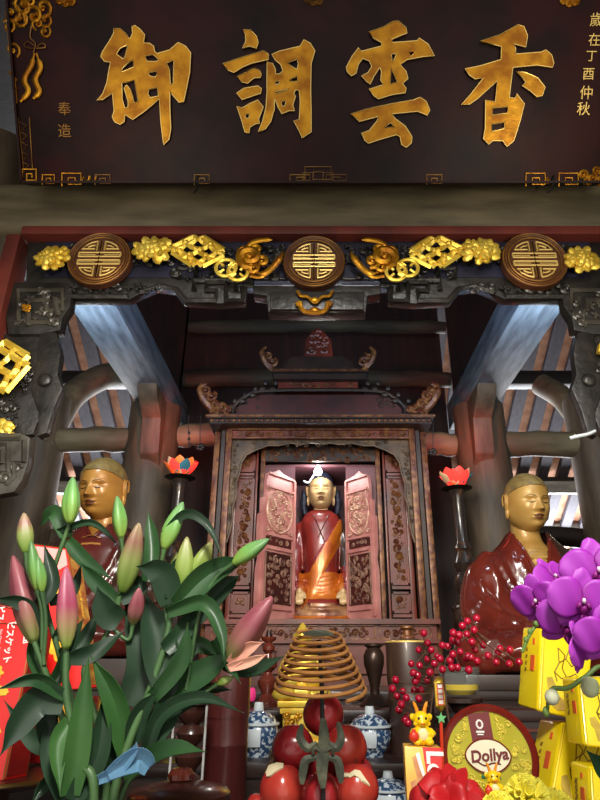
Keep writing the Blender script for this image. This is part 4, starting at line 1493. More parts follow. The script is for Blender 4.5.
def shell(me, cond, off):
    bm = bmesh.new(); bm.from_mesh(me); bm.normal_update()
    bad = [f for f in bm.faces if not cond(f.calc_center_median(), f.normal)]
    bmesh.ops.delete(bm, geom=bad, context='FACES')
    out = bpy.data.meshes.new('scratch'); bm.to_mesh(out); bm.free()
    return evaluated(out, [('SMOOTH', dict(iterations=2, factor=0.4)), ('SOLIDIFY', dict(thickness=off, offset=1.0))])


def cut(me, cond):
    bm = bmesh.new(); bm.from_mesh(me); bm.normal_update()
    bad = [f for f in bm.faces if cond(f.calc_center_median(), f.normal)]
    bmesh.ops.delete(bm, geom=bad, context='FACES')
    out = bpy.data.meshes.new('scratch'); bm.to_mesh(out); bm.free()
    return out


def loft(g, rings, n=30, e=2.3):
    rows = []
    for (z, cx, cy, rx, ry) in rings:
        row = []
        for k in range(n):
            a = 2 * PI * k / n
            c, s = math.cos(a), math.sin(a)
            x = math.copysign(abs(c) ** (2 / e), c); y = math.copysign(abs(s) ** (2 / e), s)
            row.append(g.bm.verts.new((cx + rx * x, cy + ry * y, z)))
        rows.append(row)
    for A, B in zip(rows, rows[1:]):
        for k in range(n):
            g.bm.faces.new((A[k], A[(k + 1) % n], B[(k + 1) % n], B[k]))
    g.bm.faces.new(list(reversed(rows[0]))); g.bm.faces.new(rows[-1])


def put(me, name, material, parent, M):
    g = G(); g.add_mesh(me, M)
    return g.fin(name, material, parent, ang=60, recalc=False)


def make_head(t, M, H, skin, hair, ear=1.0, ushnisha=False, hairline=.27, wx=.365):
    """head standing with its chin at the origin of M, facing -Y"""
    me = head_mesh(H, wx)
    b = bvh_of(me)
    ho = put(me, 'head', skin, t, M)
    def S(x, z, o=0.0):
        p = front_hit(b, x * H, (z + .5) * H)
        return M @ Vector((p.x, p.y - o * H, p.z))
    for s in (-1, 1):
        g = G()
        g.tube([S(s * x, z, .002) for x, z in ((.045, .085), (.09, .112), (.15, .116), (.21, .088))], [H * .006, H * .012, H * .011, H * .004], 6, flat=.6)
        g.fin('eyebrow', 'brow', ho)
        g = G()
        g.tube([S(s * x, z, .003) for x, z in ((.065, .004), (.10, -.006), (.145, -.008), (.20, .006))], [H * .004, H * .008, H * .008, H * .003], 6)
        g.fin('eyelash', 'lash', ho)
        g = G()
        for (y, z, r) in ((.0, -.02, (.045, .085, .165)), (-.02, -.17 * ear, (.038, .055, .085 * ear)), ):
            g.ball((s * wx * H, (y + .03) * H, (z + .5) * H), tuple(q * H for q in r), 14, 10, M, (0, 0, s * .3))
        pts = [M @ Vector((s * (wx + .04 + .01 * math.sin(a)) * H, (.03 - .062 * math.cos(a)) * H, (.49 + .125 * math.sin(a)) * H)) for a in [R(-60 + 30 * i) for i in range(10)]]
        g.tube(pts, H * .014, 6)
        g.fin('ear', skin, ho)
    g = G()
    g.tube([S(x, z, .002) for x, z in ((-.092, -.222), (-.045, -.208), (-.015, -.200), (0, -.205), (.015, -.200), (.045, -.208), (.092, -.222))], [H * .003, H * .012, H * .016, H * .015, H * .016, H * .012, H * .003], 6)
    g.tube([S(x, z, .002) for x, z in ((-.085, -.232), (-.04, -.252), (0, -.258), (.04, -.252), (.085, -.232))], [H * .003, H * .014, H * .018, H * .014, H * .003], 6)
    g.fin('lips', 'lip', ho)
    hm = shell(me, lambda c, n: c.z / H - .5 > max(-.16, hairline - .55 * (c.y / H + .36) - 0.5 * max(0, -0.1 - c.y / H) * 0), 0.018 * H)
    g = G(); g.add_mesh(hm, M)
    if ushnisha:
        g.ball((0, .05 * H, 1.0 * H), (.2 * H, .2 * H, .12 * H), 16, 10, M)
    g.fin('hair', hair, ho, ang=60)
    return ho


def monk(name, label, base, robe_m, skin, mantle, seed, vneck=0.32, vw=0.066, face=0.0, H=.25):
    t = thing(name, label, 'statue', base)
    B = Matrix.Translation(Vector(base))
    rings = [(0.0, 0, 0, .24, .19), (.10, 0, .0, .235, .18), (.20, 0, .01, .205, .15), (.32, 0, .01, .185, .138), (.42, 0, .01, .188, .128), (.475, 0, .012, .160, .115), (.52, 0, .015, .110, .092), (.565, 0, .012, .078, .074)]
    g = G()
    loft(g, rings)
    arms = {}
    for s in (-1, 1):
        g.tube(catmull([(s * .140, .02, .445), (s * .205, .015, .36), (s * .240, -.02, .22), (s * .19, -.14, .135), (s * .07, -.20, .115)], 5), [.07] * 4 + [.083] * 8 + [.088] * 6 + [.07] * 3, 14)
        g.tube(catmull([(s * .12, -.02, .09), (s * .27, -.12, .085), (s * .30, -.20, .075), (s * .12, -.27, .07), (-s * .06, -.27, .06)], 5), [.10] * 6 + [.088] * 6 + [.07] * 6 + [.055] * 3, 12)
        g.ball((s * .225, -.07, .16), (.07, .10, .12), 12, 8)          # hanging sleeve
    g.ball((0, -.02, .03), (.36, .27, .07), 24, 10)
    me = fused(g, 0.011, 5)
    b = bvh_of(me)
    rnd = random.Random(seed)
    g = G(); g.add_mesh(me)
    folds = [[(-.17, .47), (-.15, .38), (-.12, .28), (-.10, .18)], [(-.14, .48), (-.115, .38), (-.085, .28), (-.07, .2)], [(-.11, .47), (-.085, .36), (-.05, .26), (-.02, .2)],
             [(-.08, .44), (-.05, .34), (-.01, .25), (.03, .2)], [(.16, .46), (.13, .36), (.09, .26), (.05, .19)], [(.12, .46), (.095, .36), (.06, .28), (.03, .22)],
             [(-.26, .30), (-.24, .24), (-.20, .2), (-.14, .17)], [(-.25, .36), (-.22, .28), (-.19, .22)], [(.26, .32), (.24, .25), (.19, .19)],
             [(-.30, .10), (-.2, .14), (-.05, .12), (.1, .10)], [(.30, .10), (.2, .13), (.06, .11), (-.1, .08)], [(-.28, .05), (-.15, .09), (0, .06)], [(.28, .05), (.15, .08), (.02, .05)]]
    for fl in folds:
        pts = []
        for q in catmull([(x, z, 0) for x, z in fl], 6):
            h = front_hit(b, q.x, q.y)
            if h:
                pts.append(h + Vector((0, .002, 0)))
        if len(pts) > 3:
            g.tube(pts, [.004] + [.014] * (len(pts) - 2) + [.004], 6)
    me = fused(g, 0.009, 3)
    for v in me.vertices:
        v.co.z = max(v.co.z, 0.0)
    b = bvh_of(me)
    def open_(c, n):
        lim = vw * max(0, (c.z - vneck)) / (.53 - vneck)
        return c.y < .02 and c.z > vneck and abs(c.x) < lim
    def mant(c, n):
        return mantle(c) and not open_(c, n)
    put(cut(me, open_), 'robe', robe_m, t, B)
    for s in (-1, 1):
        if any(mant(q, None) for q in (Vector((s * .2, 0, .3)), Vector((s * .14, 0, .4)))):
            put(shell(me, lambda c, n: mant(c, n) and c.x * s > 0, 0.008), 'mantle', 'robe_black', t, B)
    # skin of the chest and neck inside the collar
    g = G()
    loft(g, [(.15, 0, .01, .15, .115), (.32, 0, .01, .15, .122), (.42, 0, .01, .14, .112), (.475, 0, .012, .10, .096), (.51, 0, .015, .07, .072), (.535, 0, .012, .062, .062), (.56, 0, .008, .06, .058), (.66, 0, .0, .062, .062)], 28, 2.2)
    for k in range(5):
        z = .36 + .028 * k
        g.tube([(x, -.108 - .002 * k + x * x * 1.2, z - abs(x) * .2) for x in (-.045, -.022, 0, .022, .045)], .006, 6)
    g.fin('chest', skin, t) if False else put(fused(g, .008, 3), 'chest', skin, t, B)
    g = G()
    for s in (-1, 1):
        pts = []
        for k in range(12):
            z = vneck + (.50 - vneck) * k / 11
            h = front_hit(b, s * (vw * (z - vneck) / (.53 - vneck) + .008), z)
            if h:
                pts.append(B @ (h + Vector((0, -.001, 0))))
        g.tube(pts, .009, 7)
    g.fin('collar', robe_m, t)
    # hands resting together in the lap, fingers curled over one another
    g = G()
    for s in (-1, 1):
        g.ball((s * .045, -.285, .125), (.045, .03, .018), 12, 8, None, (0.2, 0, s * .3))
        for k in range(4):
            y = -.262 - .014 * k
            g.tube(catmull([(s * .03, y, .13), (-s * .005, y - .008, .137), (-s * .035, y - .006, .131), (-s * .05 + s * .004 * k, y, .122)], 3), [.0085] * 7 + [.007] * 3, 7)
        g.tube([(s * .05, -.27, .14), (s * .03, -.28, .153), (s * .005, -.285, .156)], [.010, .009, .007], 7)
    put(fused(g, .005, 1), 'hands', skin, t, B)
    make_head(t, B @ Matrix.Translation((0, -.025, .555)) @ Matrix.Rotation(face, 4, 'Z') @ Matrix.Rotation(R(11), 4, 'X'), H, skin, 'hair_gold', 1.15, hairline=.30)
    return t


pR = W(522, 505, 2.62)
pL = W(108, 492, 2.62)
zR = zv(478, 2.62) - .805
monk('seated_statue', 'seated monk statue with bare ribbed chest and glossy red-brown robe, behind the orchids', (pR.x, 2.62, zR), 'robe_red', 'skin_gold',
     lambda c: c.x > .085 + (.5 - c.z) * .12 and c.z > .18, 1, face=R(11), H=.25)
zL = zv(463, 2.62) - .823
monk('seated_statue', 'seated monk statue with closed wine red collar and amber face, behind the lilies', (pL.x, 2.62, zL), 'robe_wine', 'skin_amber',
     lambda c: (c.x > .11 or c.x < -.12) and c.z > .2, 2, vneck=.47, vw=.05, face=R(-11), H=.268)

if zL - T_FIG > 0.005:
    s = thing('statue_plinth', 'low dark plinth under the statue behind the lilies', 'plinth', (pL.x, 2.58, T_FIG))
    g = G(); g.box((pL.x, 2.555, (zL + T_FIG) / 2), (.76, .42, zL - T_FIG)); g.bevel(.006); g.fin('block', 'altar_dark', s)
if zR - T_FIG > 0.03:
    s = thing('statue_plinth', 'low dark plinth under the statue behind the orchids', 'plinth', (pR.x, 2.58, T_FIG))
    g = G(); g.box((pR.x, 2.555, (zR + T_FIG) / 2), (.76, .42, zR - T_FIG)); g.bevel(.006); g.fin('block', 'altar_dark', s)

# central figure in the niche
def buddha():
    y = 3.29
    zb = zbase
    ztp = zv(474, y)
    cx = W(321, 540, y).x
    k = (ztp - zb)                     # whole height
    t = thing('seated_statue', 'central seated statue with red and orange robe and pale face inside the shrine', 'statue', (cx, y, zb))
    B = Matrix.Translation((cx, y, zb))
    sh = zv(513, y) - zb               # shoulders
    H = ztp - zv(511, y)
    w = 26.5 * PX(321, 540, y)
    g = G()
    loft(g, [(0, 0, .0, w * 1.02, .10), (.10, 0, 0, w * .98, .10), (.16, 0, .01, w * .80, .085), (sh * .45, 0, .01, w * .64, .085), (sh * .7, 0, .01, w * .68, .088), (sh * .9, 0, .01, w * .80, .08), (sh * .975, 0, .01, w * .66, .068), (sh * 1.02, 0, .01, w * .42, .05)])
    for s in (-1, 1):
        g.tube(catmull([(s * w * .78, .01, sh * .90), (s * w * .93, .0, sh * .66), (s * w * .97, -.02, sh * .42), (s * w * .88, -.07, sh * .30), (s * w * .76, -.105, .175)], 5), [.030] * 5 + [.036] * 8 + [.034] * 8, 12)
        g.tube(catmull([(s * .06, -.02, .05), (s * w * .85, -.08, .05), (s * w * .8, -.13, .045), (0, -.15, .04), (-s * .06, -.14, .04)], 5), [.05] * 8 + [.042] * 13, 10)
    me = fused(g, .007, 4)
    b = bvh_of(me)
    # pleats of the sash, part of the same continuous robe
    g = G(); g.add_mesh(me)
    for i in range(6):
        o = i * .022
        pts = []
        for q in range(12):
            f = q / 11
            x = w * (.72 - 1.4 * f)
            z = sh * .93 - f * sh * .60 - o * (.5 + f)
            h = front_hit(b, x, z)
            if h:
                pts.append(h)
        if len(pts) > 3:
            g.tube(pts, .0055, 6)
    for i in range(5):
        z = .15 + i * .022
        pts = [front_hit(b, x * w * .1, z + .004 * abs(x)) for x in range(-7, 8)]
        g.tube([p for p in pts if p], .005, 6)
    me = fused(g, .006, 2)
    line = lambda x: sh * .93 - (w * .72 - x) / (1.4 * w) * sh * .60
    put(me, 'robe', 'robe_crimson', t, B)
    put(shell(me, lambda c, n: c.y < .03 and abs(c.x) < w * .80 and (.125 < c.z < .26 or (c.z < line(c.x) - .0 and c.z > line(c.x) - .13 and c.x > -w * .7)), .006), 'sash', 'sash_orange', t, B)
    put(shell(me, lambda c, n: c.z < .105 and c.y < .02, .005), 'lap_robe', 'lap_cloth', t, B)
    put(shell(me, lambda c, n: c.z < .04 and c.y < .0, .010), 'hem', 'sash_orange', t, B)
    put(shell(me, lambda c, n: c.x > w * .74 and c.z > sh * .5, .007), 'mantle', 'robe_black', t, B)
    # crossed collar
    g = G()
    b2 = bvh_of(me)
    for p0, p1 in (((-w * .30, sh * .97), (w * .14, sh * .70)), ((w * .30, sh * .97), (-w * .12, sh * .74))):
        pts = [front_hit(b2, p0[0] + (p1[0] - p0[0]) * i / 8, p0[1] + (p1[1] - p0[1]) * i / 8) for i in range(9)]
        g.tube([B @ p for p in pts if p], .0035, 6)
    g.fin('collar', 'robe_wine', t)
    g = G(); loft(g, [(sh * .9, 0, .008, .05, .045), (sh * 1.0, 0, .005, .04, .04), (sh * 1.14, 0, .0, .042, .042)], 20); put(g.mesh('neck'), 'neck', 'skin_pale', t, B)
    for s in (-1, 1):
        g = G()
        hx, hz = s * w * .76, .160
        g.ball((hx, -.125, hz - .012), (.020, .018, .030), 12, 8, None, (.5, 0, 0))
        for q in range(4):
            x = hx + (q - 1.5) * .0105
            g.tube(catmull([(x, -.135, hz - .02), (x, -.150, hz - .035), (x, -.156, hz - .056), (x, -.152, hz - .070 + .004 * abs(q - 1.5))], 3), [.0058] * 7 + [.0045] * 3, 7)
        g.tube([(hx - s * .018, -.128, hz - .005), (hx - s * .030, -.142, hz - .022), (hx - s * .031, -.148, hz - .038)], [.007, .006, .005], 7)
        put(fused(g, .004, 1), 'hand', 'skin_pale', t, B)
    make_head(t, B @ Matrix.Translation((0, -.01, k - H)) @ Matrix.Rotation(R(6), 4, 'X'), H * 1.02, 'skin_pale', 'hair_blue', 1.5, hairline=.29, wx=.325)
    # long dark locks falling behind the ears
    for s in (-1, 1):
        g = G()
        g.tube([B @ Vector((s * .42 * H, .05 * H, k - H + .55 * H)), B @ Vector((s * .46 * H, .08 * H, k - H + .2 * H)), B @ Vector((s * .42 * H, .1 * H, k - H - .06 * H))], [.018, .020, .014], 10)
        g.fin('hair_lock', 'hair_blue', t)
buddha()

# ================================================================== LOTUS LAMPS
def petal(base, out, up, L, wd, curl):
    base, out, up = Vector(base), Vector(out).normalized(), Vector(up)
    side_ = out.cross(up).normalized()
    def f(a, b):
        s = (b - .5) * 2
        wv = wd * (math.sin(PI * min(1, a * .86 + .14)) ** .7) * (1 - .25 * a)
        th = a * curl
        p = base + out * (L * math.sin(th) / max(curl, .01) * .9) + up * (L * (1 - math.cos(th)) / max(curl, .01) + L * a * .35)
        return p + side_ * (s * wv) - out * (abs(s) ** 2 * -wv * .0) + up * (abs(s) ** 2 * wv * .35)
    return f


def lotus_lamp(name, label, u, v, y, zfoot, cols, left):
    c = W(u, v + 14, y)
    t = thing(name, label, 'lamp', (c.x, y, zfoot))
    h = c.z - zfoot
    prof = [(.052, 0), (.052, .018), (.036, .03), (.030, .05), (.046, .075), (.052, .10), (.046, .125), (.032, .145), (.044, .165), (.050, .185), (.040, .21), (.030, .235), (.040, .25), (.034, .27), (.026, .285), (.027, h * .75), (.026, h - .03), (.034, h - .012), (.042, h)]
    g = G(); g.lathe(prof, 20, Matrix.Translation((c.x, y, zfoot)))
    g.fin('pole', 'stand_black', t)
    g = G(); g.lathe([(.02, 0), (.055, .004), (.075, .012), (.05, .014), (.0, .014)], 20, Matrix.Translation(c)); g.fin('saucer', 'iron', t)
    for ring, n, L, wd, curl in ((0, 7, .104, .044, 1.25), (1, 7, .104, .038, .80)):
        for k in range(n):
            a = 2 * PI * (k + .5 * ring) / n + .3
            g = G()
            g.grid(petal(c + Vector((0, 0, .012)), (math.cos(a), math.sin(a), 0), (0, 0, 1), L, wd, curl), 8, 6)
            me = g.mesh('petal'); me2 = evaluated(me, [('SOLIDIFY', dict(thickness=.002))])
            put(me2, 'petal', cols[(k * 3 + ring * 2) % len(cols)], t, Matrix.Identity(4))
    g = G(); g.ball(c + Vector((0, 0, .04)), (.016, .016, .022), 12, 8); g.fin('bulb', 'red_bulb', t)
    light('lotus_light', 'SPOT', c + Vector((0, 0, .06)), 30.0, (1.0, 0.10, 0.06), .03, target=c + Vector((.16 if c.x > 0 else -.16, .42, .26)), spot=74, blend=.9)


lotus_lamp('lotus_lamp', 'red and orange lotus lamp on a dark pole, left of the shrine', 180, 466, 2.815, zv(600, 2.815), ['lotus_red', 'lotus_orange', 'lotus_red', 'lotus_teal', 'lotus_orange', 'lotus_cream', 'lotus_red'], True)
lotus_lamp('lotus_lamp', 'glowing red lotus lamp on a dark baluster pole, right of the shrine', 457, 477, 2.815, zv(606, 2.815), ['lotus_red', 'lotus_red', 'lotus_orange', 'lotus_red', 'lotus_cream', 'lotus_red', 'lotus_teal'], False)

for sx in (-1, 1):
    lx = W(180, 478, 2.815).x if sx < 0 else W(457, 489, 2.815).x
    zt = zv(600, 2.815) if sx < 0 else zv(606, 2.815)
    s = thing('lamp_pedestal', 'narrow dark pedestal under the lotus lamp %s of the shrine' % ('left' if sx < 0 else 'right'), 'pedestal', (lx, 2.815, T_FIG))
    g = G(); g.box((lx, 2.815, (zt + T_FIG) / 2), (.12, .10, zt - T_FIG)); g.fin('body', 'altar_dark', s)
    g = G(); g.box((lx, 2.815, zt - .008), (.13, .115, .016)); g.bevel(.004); g.fin('top', 'altar_dark', s)

# dark openwork pendants hanging from the logs beside the shrine
for u, v0, v1, nm in ((200, 424, 447, 'dark leaf-shaped pendant hanging on cords above the left lotus lamp'), (433, 424, 452, 'small dark pendant hanging on a cord right of the shrine cornice')):
    y = 2.92
    top, bot = W(u, v0, y), W(u, v1, y)
    t = thing('pendant', nm, 'ornament', bot)
    g = G()
    for du in ((-12, 0) if u < 300 else (0,)):
        p = W(u + du, v0, y); q = W(u + du * .9, v1 - 4, y)
        g.tube([(p.x, y, p.z + .05), p, q], .0022, 5)
    g.fin('cord', 'iron', t)
    g = G()
    for k in range(5):
        a_ = 2 * PI * k / 5
        g.ball(bot + Vector((.012 * math.cos(a_), 0, .012 * math.sin(a_))), (.012, .006, .010), 8, 5)
    if u < 300:
        for k in range(3):
            g.ball(W(u - 11, v1 - 14 + 6 * k, y), (.008, .006, .010), 8, 5)
    g.fin('leaf_drop', 'iron', t)
# ================================================================== THINGS ON THE ALTAR STEPS
def lathe_px(u, y, prof, n=24, z0=None):
    """profile given as (half width in pixels, pixel row) at distance y -> metres"""
    x = W(u, 700, y).x
    out = []
    for hw, v in prof:
        p = W(u, v, y)
        out.append((hw * PX(u, v, y), p.z))
    x = W(u, prof[len(prof) // 2][1], y).x
    return x, out


def on(x, y):
    return Matrix.Translation((x, y, 0))


# turned candlestick
x, pr = lathe_px(268, 2.02, [(13, 707), (13, 703), (9, 700), (6, 694), (7, 690), (10, 684), (10, 680), (5, 675), (4, 672), (9, 667), (9, 662), (4, 658), (3, 654), (6, 650), (6, 646), (3, 643), (7, 640), (8, 637)])
pr[0] = (pr[0][0], T_CAN)
cs = thing('candlestick', 'turned red-brown wooden candlestick on the step left of the incense coil', 'candlestick', (x, 2.02, T_CAN))
g = G(); g.lathe(pr, 24, on(x, 2.02)); g.fin('stem', 'turned_wood', cs)
g = G(); g.lathe([(.0, pr[-1][1]), (.012, pr[-1][1]), (.006, pr[-1][1] + .02), (0, pr[-1][1] + .02)], 12, on(x, 2.02)); g.fin('spike', 'bronze', cs)
# slender bronze vase
x, pr = lathe_px(374, 2.02, [(16, 709), (16, 705), (12, 701), (9, 698), (5, 694), (4.5, 688), (7, 676), (10, 664), (10.5, 656), (8, 650), (6.5, 648), (9, 646), (9, 644), (6, 644)])
pr[0] = (pr[0][0], T_CAN)
bv = thing('bronze_vase', 'slender dark bronze vase with a flared foot, right of the incense coil', 'vase', (x, 2.02, T_CAN))
g = G(); g.lathe(pr[3:], 28, on(x, 2.02)); g.fin('body', 'bronze', bv)
g = G(); g.lathe(pr[:4], 28, on(x, 2.02)); g.fin('foot', 'bronze', bv)


# blue and white lidded jars
def jar(u, y, zb, hw, vtop, label):
    x = W(u, 730, y).x
    r = hw * PX(u, 735, y)
    h = W(u, vtop, y).z - zb
    t = thing('porcelain_jar', label, 'jar', (x, y, zb), 'porcelain jars on the altar steps')
    M = Matrix.Translation((x, y, zb))
    g = G(); g.lathe([(r * .62, 0), (r * .64, h * .05), (r * .86, h * .18), (r, h * .38), (r * .97, h * .5), (r * .90, h * .56)], 32, M); g.fin('body', 'porcelain_blue', t)
    g = G(); g.lathe([(r * .93, h * .55), (r * 1.02, h * .58), (r * 1.02, h * .61), (r * .9, h * .63)], 32, M); g.fin('rim', 'porcelain', t)
    g = G(); g.lathe([(r * .93, h * .62), (r * .78, h * .72), (r * .5, h * .80), (r * .24, h * .84)], 32, M)
    l = g.fin('lid', 'porcelain_blue', t)
    g = G(); g.lathe([(r * .24, h * .83), (r * .26, h * .86), (r * .22, h * .95), (r * .20, h), (0, h)], 20, M); g.fin('knob', 'porcelain', l)
    g = G()
    def f(a, b):
        th = R(-130 + 52 * a)
        z = h * (.2 + .32 * b)
        q = r * (.86 + .145 * math.sin(PI * min(1, (.2 + .32 * b - .16) / .46))) + .0012
        return M @ Vector((q * math.cos(th), q * math.sin(th), z))
    g.grid(f, 8, 6)
    me = evaluated(g.mesh('cartouche'), [('SOLIDIFY', dict(thickness=.0008))])
    put(me, 'cartouche', 'porcelain', t, Matrix.Identity(4))
    return t


jar(258, 1.70, T_JAR, 21, 702, 'blue and white lidded jar just left of the fruit pile')
jar(370, 1.70, T_JAR, 21, 706, 'blue and white lidded jar just right of the fruit pile, on the upper step')
jar(386, 1.512, T_LOW, 21, 771, 'blue and white lidded jar low in front of the dark wooden tube')

# lacquered tubes with lids
def tube_box(u, y, zb, hw, vtop, m, label, knob):
    x = W(u, 720, y).x
    r = hw * PX(u, 720, y)
    zt = W(u, vtop, y).z
    t = thing('lidded_tube', label, 'container', (x, y, zb))
    M = on(x, y)
    h = zt - zb
    g = G(); g.lathe([(r, zb), (r, zb + h * .45), (r * 1.012, zb + h * .455), (r * 1.012, zb + h * .47), (r, zb + h * .475), (r, zt - .10)], 36, M); g.fin('body', m, t)
    g = G(); g.lathe([(r * 1.03, zt - .10), (r * 1.03, zt - .006), (r * 1.0, zt - .001), (r * .4, zt + .006)] , 36, M)
    l = g.fin('lid', m, t)
    g = G(); g.lathe([(r * 1.035, zt - .004), (r * 1.0, zt + .001), (r * 1.035, zt - .002)], 36, M)
    g = G(); g.torus((x, y, zt - .003), r * 1.0, .003, 'z', 36, 6); g.fin('edge', 'rim_gold', l)
    if knob:
        g = G(); g.lathe([(r * .36, zt + .004), (r * .34, zt + .010), (r * .2, zt + .014), (r * .18, zt + .026), (r * .32, zt + .032), (r * .3, zt + .036), (0, zt + .037)], 20, M); g.fin('knob', 'worn_gilt', l)
    return t


tube_box(227, 1.512, T_LOW, 21.5, 668, 'tube_lacquer', 'tall dark red lacquered tube between lilies and porcelain jar', False)
tube_box(412, 1.712, T_JAR, 22.5, 641, 'tube_brown', 'tall brown wooden tube with a knobbed lid, behind the red berries', True)

# gilded seated figure behind the coil
y = 1.78
x = W(302, 690, y).x
gf = thing('gilded_figure', 'small gilded seated figure on a waisted pedestal behind the incense coil', 'statue', (x, y, T_JAR))
M = Matrix.Translation((x, y, T_JAR))
zped = zv(700, y) - T_JAR
g = G()
for w, z0_, z1_ in ((.145, 0, .012), (.14, .012, .03), (.118, .03, .05), (.096, .05, zped - .03), (.112, zped - .03, zped - .015), (.125, zped - .015, zped)):
    g.box((0, 0, (z0_ + z1_) / 2), (w, w * .8, z1_ - z0_), M)
g.bevel(.003)
g.fin('pedestal', 'bright_gold', gf)
g = G(); carve(g, M @ Matrix.Translation((0, -.045, 0)) @ XZ, -.05, .03, .05, zped - .02, 12, 501, .008, .016); g.fin('relief', 'gold', gf)
ht = zv(624, y) - T_JAR
g = G()
k = (ht - zped)
loft(g, [(zped, 0, 0, .066, .05), (zped + k * .14, 0, 0, .064, .05), (zped + k * .2, 0, .005, .046, .034), (zped + k * .45, 0, .008, .042, .03), (zped + k * .58, 0, .008, .044, .028), (zped + k * .64, 0, .008, .026, .02), (zped + k * .68, 0, .006, .014, .014), (zped + k * .74, 0, .004, .014, .014)])
g.ball((0, 0, zped + k * .82), (.021, .024, .028), 16, 12)
g.ball((0, .003, zped + k * .93), (.013, .013, .014), 12, 8)
g.ball((0, .003, zped + k * .985), (.006, .006, .008), 10, 6)
for s in (-1, 1):
    g.tube(catmull([(s * .034, .006, zped + k * .56), (s * .052, .0, zped + k * .38), (s * .045, -.03, zped + k * .25), (s * .01, -.042, zped + k * .23)], 4), [.014] * 6 + [.012] * 7, 8)
    g.ball((s * .023, 0, zped + k * .81), (.004, .006, .012), 8, 6)
    g.tube(catmull([(s * .03, -.01, zped + .012), (s * .066, -.03, zped + .014), (s * .02, -.05, zped + .014)], 5), .014, 8)
put(fused(g, .0035, 2), 'body', 'bright_gold', gf, M)

# cut-glass bowl of oil on a dark stand
y = 1.74
c = W(461, 697, y)
x = c.x
gb = thing('glass_bowl', 'cut glass bowl of yellow oil on a dark turned stand, behind the berries', 'bowl', (x, y, T_JAR))
r = 21 * PX(461, 680, y)
zt = zv(667, y)
M = on(x, y)
g = G(); g.lathe([(r * .9, T_JAR), (r * .9, T_JAR + .012), (r * .45, T_JAR + .03), (r * .35, c.z - .04), (r * .6, c.z - .018), (r * .98, c.z - .012), (r * .98, c.z - .002)], 24, M); g.fin('stand', 'altar_dark', gb)
g = G(); g.lathe([(0, c.z), (r * .7, c.z), (r * .95, c.z + .012), (r * 1.02, zt), (r * .97, zt), (r * .90, c.z + .016), (r * .65, c.z + .005), (0, c.z + .005)], 24, M, ridge=lambda a, z: 1 + .018 * math.cos(12 * a)); g.fin('bowl', 'glass', gb)
g = G(); g.lathe([(0, c.z + .006), (r * .62, c.z + .006), (r * .84, c.z + .017), (r * .88, c.z + .030), (0, c.z + .030)], 24, M); g.fin('oil', 'oil', gb)

# yellow snack bag lying on the step
p = W(190, 696, 1.95)
bg = thing('snack_bag', 'small bright yellow packet lying behind the lily leaves', 'packet', (p.x, 1.95, T_CAN))
def fbag(a, b):
    return Vector((p.x - .062 + .124 * a, 1.93 + .004 * math.sin(9 * a), T_CAN + .002 + (p.z - T_CAN + .012) * b)) + Vector((0, -.016 * math.sin(PI * a) * math.sin(PI * b) - .006 * math.sin(14 * a) * (b - .5), 0))
g = G(); g.grid(fbag, 20, 8)
put(evaluated(g.mesh('bag'), [('SOLIDIFY', dict(thickness=.02, offset=-1))]), 'bag', 'bag_yellow', bg, Matrix.Identity(4))
g = G(); g.box((p.x + .05, 1.912, p.z + .004), (.02, .003, .02), None, (0, .6, 0)); g.fin('corner_label', 'bag_blue', bg)
g = G()
g.add_mesh(text_mesh('BÁNH', .022, .0006), Matrix.Translation((p.x - .02, 1.908, p.z)) @ XZ) if False else g.tube([(p.x - .05 + .008 * i, 1.908, p.z + .004 * math.sin(3 * i)) for i in range(9)], .002, 5)
g.fin('print_line', 'tin_ink', bg)

# pink wax bud standing beside the candlestick
p = W(251, 700, 1.98)
pb = thing('wax_flower', 'tiny pink wax lotus bud left of the turned candlestick', 'candle', (p.x, 1.98, T_CAN))
g = G(); g.lathe([(.012, T_CAN), (.012, T_CAN + .006), (.004, T_CAN + .012), (.004, p.z - .006)], 12, on(p.x, 1.98)); g.fin('foot', 'bronze', pb)
g = G()
for k in range(5):
    a = 2 * PI * k / 5
    g.ball((p.x + .006 * math.cos(a), 1.98 + .006 * math.sin(a), p.z + .014), (.008, .008, .020), 8, 6)
g.fin('bud', 'pink_wax', pb)

# ================================================================== THINGS ON THE OFFERING TABLE
# turned stand behind the lilies
x, pr = lathe_px(190, 1.38, [(17, 800), (16, 780), (12, 776), (7, 772), (9, 768), (13, 762), (14, 756), (9, 750), (7, 746), (12, 740), (14, 733), (12, 727), (8, 724), (12, 720), (15, 712), (16, 706), (13, 704)])
pr = [(pr[0][0], T_TAB)] + [q for q in pr if q[1] > T_TAB + .004]
ts = thing('turned_stand', 'dark turned wooden stand behind the lily stems and the round lid', 'stand', (x, 1.38, T_TAB))
g = G(); g.lathe(pr, 28, on(x, 1.38)); g.fin('stem', 'turned_dark', ts)
zt = pr[-1][1]
g = G(); g.lathe([(.03, zt - .002), (.042, zt), (.042, zt + .006), (0, zt + .006)], 28, on(x, 1.38)); g.fin('plate', 'altar_dark', ts)
for s in (-1, 1):
    g = G(); g.box((x + s * .032, 1.36, (T_TAB + zt) / 2), (.004, .006, zt - T_TAB)); g.fin('glass_edge', 'pale_plank', ts)
